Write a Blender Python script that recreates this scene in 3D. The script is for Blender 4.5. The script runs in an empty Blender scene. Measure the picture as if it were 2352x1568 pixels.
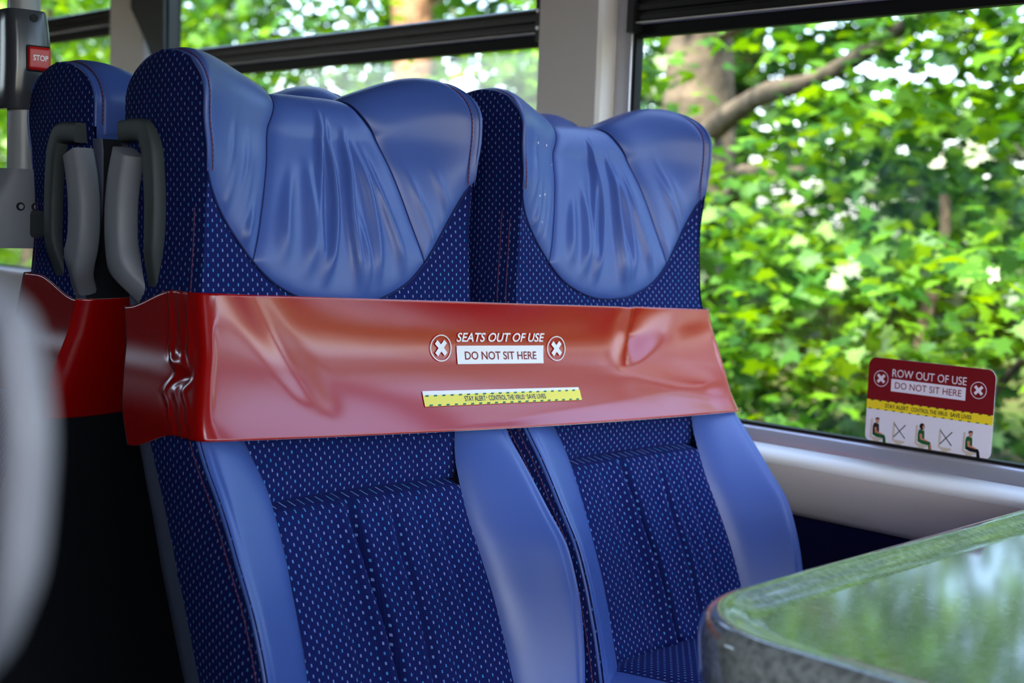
import bpy, bmesh, math, random
import numpy as np
from mathutils import Vector, Matrix

C = bpy.context.scene.collection
SC = bpy.context.scene
PI = math.pi
random.seed(4)

# ------------------------------------------------------------------ camera
SC.view_settings.view_transform = 'Standard'
SC.view_settings.look = 'None'
SC.view_settings.gamma = 1.0
SC.view_settings.use_curve_mapping = False
SC.view_settings.exposure = 1.38
SC.cycles.use_denoising = True
SC.cycles.max_bounces = 10
SC.cycles.diffuse_bounces = 5
SC.cycles.transparent_max_bounces = 16
SC.cycles.caustics_reflective = False
SC.cycles.caustics_refractive = False
SC.cycles.sample_clamp_indirect = 8.0

CAM_H = 1.05
F_PX = 3107.5
yaw, pitch, roll = [math.radians(a) for a in (-44.607, -5.157, -2.100)]
Rm = Matrix.Rotation(yaw, 3, 'Z') @ Matrix.Rotation(pitch, 3, 'X') @ Matrix.Rotation(roll, 3, 'Y')
right, fwd, up = Rm.col[0], Rm.col[1], Rm.col[2]
cam_d = bpy.data.cameras.new('camera')
cam = bpy.data.objects.new('camera', cam_d)
C.objects.link(cam)
M4 = Matrix((right, up, -fwd)).transposed().to_4x4()
M4.translation = (0, 0, CAM_H)
cam.matrix_world = M4
cam_d.sensor_width = 36
cam_d.lens = F_PX / 2352 * 36
cam_d.clip_start = 0.02
cam_d.dof.use_dof = True
cam_d.dof.focus_distance = 1.58
cam_d.dof.aperture_fstop = 4.8
SC.camera = cam

# ------------------------------------------------------------------ sky, sun
world = bpy.data.worlds.new('sky')
SC.world = world
world.use_nodes = True
wn = world.node_tree.nodes
wl = world.node_tree.links
wn.clear()
sky = wn.new('ShaderNodeTexSky')
sky.sky_type = 'NISHITA'
sky.sun_disc = False
sky.sun_elevation = math.radians(52)
sky.sun_rotation = math.radians(250)
sky.air_density = 1.0
sky.dust_density = 3.0
bg = wn.new('ShaderNodeBackground')
bg.inputs['Strength'].default_value = 0.75
wo = wn.new('ShaderNodeOutputWorld')
wl.new(sky.outputs[0], bg.inputs[0])
wl.new(bg.outputs[0], wo.inputs[0])

sun_d = bpy.data.lights.new('sun', 'SUN')
sun_d.energy = 5.6
sun_d.angle = math.radians(0.6)
sun_d.color = (1.0, 0.93, 0.80)
sun = bpy.data.objects.new('sun', sun_d)
C.objects.link(sun)
sdir = Vector((0.62, 0.28, -1.02)).normalized()     # light travels over the roof onto the trees
sun.rotation_euler = sdir.to_track_quat('-Z', 'Y').to_euler()


# ------------------------------------------------------------------ helpers
def lin(c):
    c = c / 255.0
    return c / 12.92 if c <= 0.04045 else ((c + 0.055) / 1.055) ** 2.4


def rgb(r, g, b):
    return (lin(r), lin(g), lin(b), 1.0)


def new_mat(name):
    m = bpy.data.materials.new(name)
    m.use_nodes = True
    nt = m.node_tree
    return m, nt, nt.nodes['Principled BSDF']


def noise_bump(nt, b, scale, strength, dist=0.002, coord='Object', detail=4.0):
    tc = nt.nodes.new('ShaderNodeTexCoord')
    n = nt.nodes.new('ShaderNodeTexNoise')
    n.inputs['Scale'].default_value = scale
    n.inputs['Detail'].default_value = detail
    nt.links.new(tc.outputs[coord], n.inputs['Vector'])
    bp = nt.nodes.new('ShaderNodeBump')
    bp.inputs['Strength'].default_value = strength
    bp.inputs['Distance'].default_value = dist
    nt.links.new(n.outputs['Fac'], bp.inputs['Height'])
    nt.links.new(bp.outputs['Normal'], b.inputs['Normal'])
    return n


def simple(name, col, rough=0.5, spec=0.5, bump=None, metal=0.0, coat=0.0, vary=None):
    m, nt, b = new_mat(name)
    b.inputs['Base Color'].default_value = rgb(*col)
    b.inputs['Roughness'].default_value = rough
    b.inputs['Specular IOR Level'].default_value = spec
    b.inputs['Metallic'].default_value = metal
    b.inputs['Coat Weight'].default_value = coat
    b.inputs['Coat Roughness'].default_value = 0.08
    if bump:
        n = noise_bump(nt, b, bump[0], bump[1], bump[2] if len(bump) > 2 else 0.002)
    if vary:
        tc = nt.nodes.new('ShaderNodeTexCoord')
        n2 = nt.nodes.new('ShaderNodeTexNoise')
        n2.inputs['Scale'].default_value = vary[1]
        n2.inputs['Detail'].default_value = 5
        nt.links.new(tc.outputs['Object'], n2.inputs['Vector'])
        cr = nt.nodes.new('ShaderNodeValToRGB')
        cr.color_ramp.elements[0].position = 0.35
        cr.color_ramp.elements[1].position = 0.68
        cr.color_ramp.elements[0].color = rgb(*vary[0])
        cr.color_ramp.elements[1].color = rgb(*col)
        nt.links.new(n2.outputs['Fac'], cr.inputs[0])
        nt.links.new(cr.outputs[0], b.inputs['Base Color'])
    return m


def fabric_material():
    m, nt, b = new_mat('dotted_moquette')
    N, L = nt.nodes, nt.links

    def math_(op, a, bb=None, cc=None):
        n = N.new('ShaderNodeMath')
        n.operation = op
        for i, v in enumerate((a, bb, cc)):
            if v is None:
                continue
            if isinstance(v, (int, float)):
                n.inputs[i].default_value = v
            else:
                L.new(v, n.inputs[i])
        return n.outputs[0]
    uv = N.new('ShaderNodeUVMap')
    uv.uv_map = 'uv'
    sep = N.new('ShaderNodeSeparateXYZ')
    L.new(uv.outputs[0], sep.inputs[0])
    dx, dy = 0.0125, 0.0052
    vy = math_('DIVIDE', sep.outputs[1], dy)
    row = math_('FLOOR', vy)
    odd = math_('MODULO', math_('ABSOLUTE', row), 2.0)
    ux = math_('ADD', math_('DIVIDE', sep.outputs[0], dx), math_('MULTIPLY', odd, 0.5))
    fx = math_('ABSOLUTE', math_('SUBTRACT', math_('FRACT', ux), 0.5))
    fy = math_('ABSOLUTE', math_('SUBTRACT', math_('FRACT', vy), 0.5))
    dot = math_('MULTIPLY', math_('LESS_THAN', fx, 0.062), math_('LESS_THAN', fy, 0.30))
    # per-dot colour
    cmb = N.new('ShaderNodeCombineXYZ')
    L.new(math_('FLOOR', ux), cmb.inputs[0])
    L.new(row, cmb.inputs[1])
    wn_ = N.new('ShaderNodeTexWhiteNoise')
    wn_.noise_dimensions = '2D'
    L.new(cmb.outputs[0], wn_.inputs['Vector'])
    cr = N.new('ShaderNodeValToRGB')
    cr.color_ramp.elements[0].color = rgb(56, 136, 196)
    cr.color_ramp.elements[1].color = rgb(128, 142, 206)
    L.new(wn_.outputs['Value'], cr.inputs[0])
    # weave: faint violet thread lines
    wx = math_('LESS_THAN', math_('FRACT', math_('DIVIDE', sep.outputs[0], 0.0021)), 0.25)
    wy = math_('LESS_THAN', math_('FRACT', math_('DIVIDE', sep.outputs[1], 0.0021)), 0.25)
    wv = math_('MAXIMUM', wx, wy)
    mixw = N.new('ShaderNodeMix')
    mixw.data_type = 'RGBA'
    mixw.inputs['A'].default_value = rgb(7, 23, 78)
    mixw.inputs['B'].default_value = rgb(24, 28, 90)
    L.new(wv, mixw.inputs['Factor'])
    mix = N.new('ShaderNodeMix')
    mix.data_type = 'RGBA'
    L.new(dot, mix.inputs['Factor'])
    L.new(mixw.outputs['Result'], mix.inputs['A'])
    L.new(cr.outputs[0], mix.inputs['B'])
    L.new(mix.outputs['Result'], b.inputs['Base Color'])
    b.inputs['Roughness'].default_value = 0.9
    b.inputs['Specular IOR Level'].default_value = 0.15
    b.inputs['Sheen Weight'].default_value = 0.03
    b.inputs['Sheen Tint'].default_value = rgb(110, 120, 220)
    bmp = N.new('ShaderNodeBump')
    bmp.inputs['Strength'].default_value = 0.35
    bmp.inputs['Distance'].default_value = 0.0006
    L.new(math_('ADD', wv, math_('MULTIPLY', dot, 1.5)), bmp.inputs['Height'])
    L.new(bmp.outputs['Normal'], b.inputs['Normal'])
    return m


def vinyl_material():
    m, nt, b = new_mat('blue_vinyl')
    b.inputs['Base Color'].default_value = rgb(66, 90, 160)
    b.inputs['Roughness'].default_value = 0.37
    b.inputs['Specular IOR Level'].default_value = 0.5
    noise_bump(nt, b, 900, 0.12, 0.0006)
    return m


def stitch_material():
    m, nt, b = new_mat('red_thread')
    uv = nt.nodes.new('ShaderNodeUVMap')
    uv.uv_map = 'uv'
    sep = nt.nodes.new('ShaderNodeSeparateXYZ')
    nt.links.new(uv.outputs[0], sep.inputs[0])
    d = nt.nodes.new('ShaderNodeMath')
    d.operation = 'DIVIDE'
    d.inputs[1].default_value = 0.0055
    nt.links.new(sep.outputs[1], d.inputs[0])
    fr = nt.nodes.new('ShaderNodeMath')
    fr.operation = 'FRACT'
    nt.links.new(d.outputs[0], fr.inputs[0])
    lt = nt.nodes.new('ShaderNodeMath')
    lt.operation = 'LESS_THAN'
    lt.inputs[1].default_value = 0.62
    nt.links.new(fr.outputs[0], lt.inputs[0])
    mx = nt.nodes.new('ShaderNodeMix')
    mx.data_type = 'RGBA'
    mx.inputs['A'].default_value = rgb(30, 34, 84)
    mx.inputs['B'].default_value = rgb(120, 52, 84)
    nt.links.new(lt.outputs[0], mx.inputs['Factor'])
    nt.links.new(mx.outputs['Result'], b.inputs['Base Color'])
    b.inputs['Roughness'].default_value = 0.7
    return m


def glass_material(name, refl=0.06, tint=(1, 1, 1)):
    m = bpy.data.materials.new(name)
    m.use_nodes = True
    nt = m.node_tree
    nt.nodes.clear()
    tr = nt.nodes.new('ShaderNodeBsdfTransparent')
    tr.inputs[0].default_value = (*tint, 1)
    gl = nt.nodes.new('ShaderNodeBsdfGlossy')
    gl.inputs['Roughness'].default_value = 0.0
    lw = nt.nodes.new('ShaderNodeLayerWeight')
    lw.inputs['Blend'].default_value = 0.5
    pw = nt.nodes.new('ShaderNodeMath')
    pw.operation = 'POWER'
    pw.inputs[1].default_value = 5.0
    nt.links.new(lw.outputs['Facing'], pw.inputs[0])
    fr = nt.nodes.new('ShaderNodeMath')
    fr.operation = 'MULTIPLY_ADD'
    fr.inputs[1].default_value = 0.9
    fr.inputs[2].default_value = refl
    nt.links.new(pw.outputs[0], fr.inputs[0])
    mx = nt.nodes.new('ShaderNodeMixShader')
    nt.links.new(fr.outputs[0], mx.inputs[0])
    nt.links.new(tr.outputs[0], mx.inputs[1])
    nt.links.new(gl.outputs[0], mx.inputs[2])
    o = nt.nodes.new('ShaderNodeOutputMaterial')
    nt.links.new(mx.outputs[0], o.inputs[0])
    return m


def leaf_material(name, c1, c2, trans=0.45):
    m = bpy.data.materials.new(name)
    m.use_nodes = True
    nt = m.node_tree
    nt.nodes.clear()
    geo = nt.nodes.new('ShaderNodeNewGeometry')
    cr = nt.nodes.new('ShaderNodeValToRGB')
    cr.color_ramp.elements[0].color = rgb(*c1)
    cr.color_ramp.elements[1].color = rgb(*c2)
    nt.links.new(geo.outputs['Random Per Island'], cr.inputs[0])
    df = nt.nodes.new('ShaderNodeBsdfDiffuse')
    tl = nt.nodes.new('ShaderNodeBsdfTranslucent')
    gl = nt.nodes.new('ShaderNodeBsdfGlossy')
    gl.inputs['Roughness'].default_value = 0.38
    gl.inputs[0].default_value = (0.9, 0.95, 0.85, 1)
    hs = nt.nodes.new('ShaderNodeHueSaturation')
    hs.inputs['Hue'].default_value = 0.475
    hs.inputs['Saturation'].default_value = 1.1
    hs.inputs['Value'].default_value = 1.5
    nt.links.new(cr.outputs[0], df.inputs[0])
    nt.links.new(cr.outputs[0], hs.inputs['Color'])
    nt.links.new(hs.outputs[0], tl.inputs[0])
    m1 = nt.nodes.new('ShaderNodeMixShader')
    m1.inputs[0].default_value = trans
    nt.links.new(df.outputs[0], m1.inputs[1])
    nt.links.new(tl.outputs[0], m1.inputs[2])
    m2 = nt.nodes.new('ShaderNodeMixShader')
    m2.inputs[0].default_value = 0.04
    nt.links.new(m1.outputs[0], m2.inputs[1])
    nt.links.new(gl.outputs[0], m2.inputs[2])
    o = nt.nodes.new('ShaderNodeOutputMaterial')
    nt.links.new(m2.outputs[0], o.inputs[0])
    return m


FABRIC = fabric_material()
VINYL = vinyl_material()
STITCH = stitch_material()
SEAM_DARK = simple('seam_navy', (28, 40, 92), 0.8, 0.2)
GLASS = glass_material('window_glass')
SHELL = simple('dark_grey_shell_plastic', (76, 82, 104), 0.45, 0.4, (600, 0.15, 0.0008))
BLACK_AND_SHADE = simple('black_plastic_and_shade', (22, 24, 30), 0.6, 0.3, (600, 0.15, 0.0008))  # black parts, and the painted shade on the backs of the seat shells
HANDLE = simple('grey_handle_plastic', (132, 133, 142), 0.5, 0.4, (800, 0.15, 0.0006))
HANDLEDK = simple('dark_handle_plastic', (64, 70, 72), 0.55, 0.35, (800, 0.15, 0.0006))
POLE = simple('pole_grey', (150, 152, 156), 0.35, 0.5)
HOUSING = simple('charcoal_gloss_plastic', (66, 68, 76), 0.22, 0.55)
BUTTON = simple('red_button', (190, 16, 14), 0.3, 0.5)
WHITE_INK = simple('white_ink', (240, 238, 240), 0.45, 0.3)
RED_INK = simple('dark_red_ink', (128, 22, 32), 0.5, 0.3)
RED_PANEL = simple('maroon_print', (118, 16, 22), 0.5, 0.3)
YELLOW = simple('yellow_print', (238, 214, 40), 0.5, 0.3)
PALE_YELLOW = simple('pale_yellow_print', (240, 226, 90), 0.4, 0.4)
TEAL = simple('teal_print', (20, 110, 92), 0.5, 0.3)
GREEN_INK = simple('green_print', (24, 86, 46), 0.5, 0.3)
BLACK_INK = simple('black_print', (18, 20, 26), 0.5, 0.3)
SKIN_INK = simple('skin_print', (196, 128, 100), 0.5, 0.3)
SEAT_INK = simple('beige_seat_print', (196, 186, 176), 0.5, 0.3)
MASK_INK = simple('pale_blue_print', (130, 190, 200), 0.5, 0.3)
STICKER = simple('white_sticker', (222, 220, 236), 0.4, 0.35)
RUBBER = simple('black_frame', (26, 26, 29), 0.4, 0.4)
RAIL = simple('black_anodised_rail', (26, 26, 29), 0.42, 0.4)
GASKET = simple('black_gasket', (12, 12, 14), 0.6, 0.3)
ALU = simple('brushed_aluminium', (196, 196, 206), 0.33, 0.5, (60, 0.05), metal=0.6)
WHITE_TRIM = simple('white_trim', (236, 234, 226), 0.45, 0.4)
PANEL = simple('warm_grey_panel', (196, 186, 176), 0.6, 0.3, (900, 0.15, 0.0005))
PILLAR = simple('pillar_cloth', (238, 233, 229), 0.85, 0.2, (1200, 0.3, 0.0006))
CARPET = simple('navy_wall_carpet', (14, 16, 52), 0.95, 0.1, (700, 0.5, 0.002))
FLOOR = simple('dark_floor', (34, 36, 42), 0.6, 0.3, (300, 0.2, 0.001))
CEIL = simple('ceiling_panel', (120, 118, 114), 0.7, 0.3)
TABLE = simple('grey_speckled_laminate', (134, 141, 140), 0.10, 0.5, None, 0, 0.8, ((92, 98, 98), 160))
BARK = simple('bark', (92, 82, 66), 0.9, 0.2, (14, 0.8, 0.03), vary=((50, 46, 36), 6))
BARK_WARM = simple('bark_warm', (150, 116, 84), 0.9, 0.2, (14, 0.8, 0.03), vary=((84, 62, 44), 6))
LEAF_A = leaf_material('leaf_bright', (46, 92, 8), (96, 142, 18))
LEAF_B = leaf_material('leaf_mid', (24, 68, 16), (58, 106, 24))
LEAF_C = leaf_material('leaf_dark', (20, 52, 18), (46, 88, 28))
GRASS = simple('bank_grass', (62, 92, 32), 0.95, 0.1, (8, 0.8, 0.05), vary=((70, 62, 40), 3))
ROAD = simple('asphalt', (96, 96, 98), 0.9, 0.2, (80, 0.4, 0.01))


def banner_material():
    m, nt, b = new_mat('red_pvc')
    b.inputs['Base Color'].default_value = rgb(165, 5, 5)
    b.inputs['Roughness'].default_value = 0.24
    b.inputs['Specular IOR Level'].default_value = 0.4
    b.inputs['Coat Weight'].default_value = 0.7
    b.inputs['Coat Roughness'].default_value = 0.13
    b.inputs['Coat IOR'].default_value = 1.5
    n = noise_bump(nt, b, 1400, 0.05, 0.0004)
    return m


BANNER = banner_material()


def tag(o, label, cat, group=None, kind=None):
    o['label'] = label
    o['category'] = cat
    if group:
        o['group'] = group
    if kind:
        o['kind'] = kind
    return o


def empty(name, loc=(0, 0, 0)):
    o = bpy.data.objects.new(name, None)
    o.empty_display_size = 0.05
    C.objects.link(o)
    o.location = loc
    return o


def link_mesh(name, me, mats, parent=None, smooth=True, offset=None):
    if not isinstance(mats, (list, tuple)):
        mats = [mats]
    for m in mats:
        me.materials.append(m)
    if smooth and len(me.polygons):
        me.polygons.foreach_set('use_smooth', [True] * len(me.polygons))
    me.update()
    o = bpy.data.objects.new(name, me)
    C.objects.link(o)
    if parent:
        o.parent = parent
    return o


class MB:
    """collects verts / faces / uvs; world coordinates minus an origin"""

    def __init__(self):
        self.v, self.f, self.uv, self.mi = [], [], [], []

    def grid(self, P, UV=None, flip=False, closed_u=False, closed_v=False, mi=0):
        P = np.asarray(P, float)
        nu, nv = P.shape[:2]
        base = len(self.v)
        self.v += [tuple(p) for p in P.reshape(-1, 3)]
        iu = nu if closed_u else nu - 1
        iv = nv if closed_v else nv - 1
        for i in range(iu):
            for j in range(iv):
                i2, j2 = (i + 1) % nu, (j + 1) % nv
                q = [base + i * nv + j, base + i2 * nv + j, base + i2 * nv + j2, base + i * nv + j2]
                if UV is not None:
                    u = [tuple(UV[i][j]), tuple(UV[i2][j]), tuple(UV[i2][j2]), tuple(UV[i][j2])]
                else:
                    u = [(0, 0)] * 4
                if flip:
                    q.reverse()
                    u.reverse()
                self.f.append(q)
                self.uv.append(u)
                self.mi.append(mi)
        return base

    def poly(self, pts, mi=0, flip=False):
        base = len(self.v)
        self.v += [tuple(p) for p in pts]
        q = list(range(base, base + len(pts)))
        if flip:
            q.reverse()
        self.f.append(q)
        self.uv.append([(0, 0)] * len(pts))
        self.mi.append(mi)

    def box(self, lo, hi, mi=0):
        x0, y0, z0 = lo
        x1, y1, z1 = hi
        b = len(self.v)
        self.v += [(x0, y0, z0), (x1, y0, z0), (x1, y1, z0), (x0, y1, z0),
                   (x0, y0, z1), (x1, y0, z1), (x1, y1, z1), (x0, y1, z1)]
        for q in ((0, 3, 2, 1), (4, 5, 6, 7), (0, 1, 5, 4), (1, 2, 6, 5), (2, 3, 7, 6), (3, 0, 4, 7)):
            self.f.append([b + k for k in q])
            self.uv.append([(0, 0)] * 4)
            self.mi.append(mi)

    def extrude_profile(self, prof, y0, y1, mi=0, ny=1):
        """profile list of (x,z) (closed, counter-clockwise seen from -y) extruded along y"""
        n = len(prof)
        ys = np.linspace(y0, y1, ny + 1)
        P = [[(x, y, z) for (x, z) in prof] for y in ys]
        self.grid(P, closed_v=True, mi=mi)
        self.poly([(x, y0, z) for x, z in prof], mi)
        self.poly([(x, y1, z) for x, z in reversed(prof)], mi)

    def tube(self, pts, r, n=10, uvlen=True, cap=True, mi=0, closed=False, sx=1.0):
        pts = [Vector(p) for p in pts]
        rs = r if isinstance(r, (list, tuple, np.ndarray)) else [r] * len(pts)
        rows, uvs = [], []
        acc = 0.0
        prev = None
        for i, p in enumerate(pts):
            a = pts[i - 1] if i > 0 else pts[0]
            c = pts[i + 1] if i < len(pts) - 1 else pts[-1]
            t = (c - a)
            if t.length < 1e-9:
                t = Vector((0, 0, 1))
            t.normalize()
            if prev is None:
                ref = Vector((0, 0, 1)) if abs(t.z) < 0.9 else Vector((1, 0, 0))
                n1 = t.cross(ref).normalized()
            else:
                n1 = (prev - t * prev.dot(t))
                n1.normalize()
            prev = n1
            n2 = t.cross(n1)
            if i > 0:
                acc += (p - pts[i - 1]).length
            row, ur = [], []
            for k in range(n):
                a_ = 2 * PI * k / n
                row.append(tuple(p + n1 * math.cos(a_) * rs[i] * sx + n2 * math.sin(a_) * rs[i]))
                ur.append((k / n, acc))
            rows.append(row)
            uvs.append(ur)
        self.grid(rows, uvs, closed_v=True, mi=mi, flip=True)
        if cap:
            self.poly(rows[0], mi, flip=False)
            self.poly(rows[-1], mi, flip=True)

    def build(self, name, mats, parent=None, smooth=True, origin=(0, 0, 0), sy=1, sx=1):
        o3 = np.asarray(origin, float)
        V = np.asarray(self.v, float) - o3
        me = bpy.data.meshes.new(name)
        F = self.f
        me.from_pydata(V.tolist(), [], F)
        uvl = me.uv_layers.new(name='uv')
        flat = [c for u in self.uv for c in u]
        uvl.data.foreach_set('uv', np.asarray(flat, 'f').ravel())
        if max(self.mi or [0]) > 0:
            me.polygons.foreach_set('material_index', self.mi)
        o = link_mesh(name, me, mats, parent, smooth)
        return o


def rounded(o, w=0.003, seg=2):
    b = o.modifiers.new('bevel', 'BEVEL')
    b.width = w
    b.segments = seg
    b.limit_method = 'ANGLE'
    b.angle_limit = math.radians(40)
    return o


# monotone cubic interpolation
class Curve:
    def __init__(self, d):
        x = np.array(sorted(d), float)
        y = np.array([d[k] for k in sorted(d)], float)
        h = np.diff(x)
        dl = np.diff(y) / h
        m = np.zeros(len(x))
        m[0], m[-1] = dl[0], dl[-1]
        for i in range(1, len(x) - 1):
            if dl[i - 1] * dl[i] > 0:
                w1, w2 = 2 * h[i] + h[i - 1], h[i] + 2 * h[i - 1]
                m[i] = (w1 + w2) / (w1 / dl[i - 1] + w2 / dl[i])
        self.x, self.y, self.m = x, y, m

    def __call__(self, q):
        q = np.clip(np.asarray(q, float), self.x[0], self.x[-1])
        i = np.clip(np.searchsorted(self.x, q) - 1, 0, len(self.x) - 2)
        h = self.x[i + 1] - self.x[i]
        t = (q - self.x[i]) / h
        return ((2 * t ** 3 - 3 * t ** 2 + 1) * self.y[i] + (t ** 3 - 2 * t ** 2 + t) * h * self.m[i]
                + (-2 * t ** 3 + 3 * t ** 2) * self.y[i + 1] + (t ** 3 - t ** 2) * h * self.m[i + 1])


def sstep(a, b, x):
    t = np.clip((np.asarray(x, float) - a) / (b - a), 0, 1)
    return t * t * (3 - 2 * t)


# ------------------------------------------------------------------ seat geometry (metres, measured from the photograph)
XL, PITCH = 0.9464, 0.46
Y_MIRROR = 1.4265
HW = Curve({0.40: .208, .50: .213, .55: .217, .60: .220, .665: .221, .70: .218, .74: .2145, .785: .212, .82: .212, .87: .203,
            .905: .195, .958: .191, 1.04: .187, 1.11: .188, 1.15: .192, 1.196: .191, 1.23: .187})
YE = Curve({.40: 1.02, .50: 1.032, .55: 1.040, .60: 1.052, .635: 1.064, .665: 1.078, .70: 1.105, .74: 1.136, .757: 1.150,
            .785: 1.174, .82: 1.194, .87: 1.208, .905: 1.217, .958: 1.228, 1.04: 1.230, 1.11: 1.223, 1.17: 1.222, 1.2: 1.222})
YC = Curve({.40: 1.05, .525: 1.096, .60: 1.122, .665: 1.152, .737: 1.182, .80: 1.206, .87: 1.222, .95: 1.229, 1.0: 1.235,
            1.05: 1.248, 1.10: 1.264, 1.145: 1.282, 1.2: 1.287})
YB = Curve({.30: 1.14, .45: 1.168, .557: 1.20, .655: 1.237, .79: 1.308, .87: 1.336, .94: 1.357, 1.05: 1.387, 1.2: 1.391})
YS = Curve({.30: 1.12, .45: 1.132, .569: 1.152, .642: 1.172, .723: 1.220, .797: 1.277, .87: 1.33, .93: 1.372, .96: 1.391, 1.2: 1.394})
SEAM = Curve({.995: .122, 1.03: .110, 1.09: .092, 1.145: .075, 1.187: .060, 1.25: .052, 1.4: .05})
BOLI = Curve({.40: .146, .525: .141, .58: .138, .65: .134, .70: .131, .75: .134, .79: .145, .82: .156, .87: .186})
BOWL = Curve({0: .945, .03: .947, .06: .9545, .094: .970, .122: .994, .142: 1.018, .155: 1.036, .170: 1.060, .188: 1.095})
L_E = 1.095
H_TOP = 0.052
L_ARC = 0.19


def z_top(s):
    a = np.abs(s)
    return 1.187 + 0.032 * sstep(.035, .165, a) - 0.003 * sstep(.17, .19, a)


def tt(s, z):
    return np.clip(np.abs(s) / HW(z), 0, 1)


def y_front(s, z):
    t = tt(s, z)
    k = t ** 3
    return YC(z) * (1 - k) + YE(z) * k


def Mmap(s, l, off=0.0):
    """seat surface: s across, l along the front and over the top; off = outward offset"""
    s, l = np.broadcast_arrays(np.asarray(s, float), np.asarray(l, float))
    off = np.broadcast_to(np.asarray(off, float), s.shape)
    l0 = z_top(s) - H_TOP
    zf = np.minimum(l, l0)
    yf = y_front(s, zf)
    th = PI * np.clip((l - l0) / L_ARC, 0, 1)
    t = tt(s, l0)
    ym = 1.328 * (1 - t ** 2) + 1.304 * t ** 2
    yf0 = y_front(s, l0)
    yb0 = YB(l0) + 0 * s
    ay = np.where(th < PI / 2, ym - yf0, yb0 - ym)
    ya = ym - ay * np.cos(th)
    za = l0 + H_TOP * np.sin(th)
    zb = l0 - np.maximum(l - l0 - L_ARC, 0)
    yb = YB(zb)
    y = np.where(l <= l0, yf, np.where(l < l0 + L_ARC, ya, yb))
    z = np.where(l <= l0, l, np.where(l < l0 + L_ARC, za, zb))
    ny, nz = -np.cos(th), np.sin(th)
    return np.stack([s, y + off * ny, z + off * nz], -1)


def coons(B, T, Lf, Rt, nu, nv):
    """boundary samplers f(t)->(n,2); grid [nv][nu]"""
    u = np.linspace(0, 1, nu)
    v = np.linspace(0, 1, nv)
    b, t, lf, rt = B(u), T(u), Lf(v), Rt(v)
    U, V = u[None, :, None], v[:, None, None]
    P = (1 - V) * b[None] + V * t[None] + (1 - U) * lf[:, None] + U * rt[:, None]
    P -= (1 - U) * (1 - V) * b[0] + U * (1 - V) * b[-1] + (1 - U) * V * t[0] + U * V * t[-1]
    return P


def edge_dist(P, sides='blrt'):
    """approx distance (m) of grid points to chosen boundaries of a (nv,nu,2) grid"""
    d = np.full(P.shape[:2], 1e9)
    pts = []
    if 'b' in sides:
        pts.append(P[0])
    if 't' in sides:
        pts.append(P[-1])
    if 'l' in sides:
        pts.append(P[:, 0])
    if 'r' in sides:
        pts.append(P[:, -1])
    if not pts:
        return d
    E = np.concatenate(pts)
    for i in range(P.shape[0]):
        d[i] = np.sqrt(((P[i][:, None] - E[None]) ** 2).sum(-1)).min(1)
    return d


def sl(s, l):
    s, l = np.broadcast_arrays(np.asarray(s, float), np.asarray(l, float))
    return np.stack([s, l], -1)


def bowl_by_t(t, s0, s1):
    s = s0 + (s1 - s0) * t
    return s, BOWL(np.abs(s))


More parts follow.
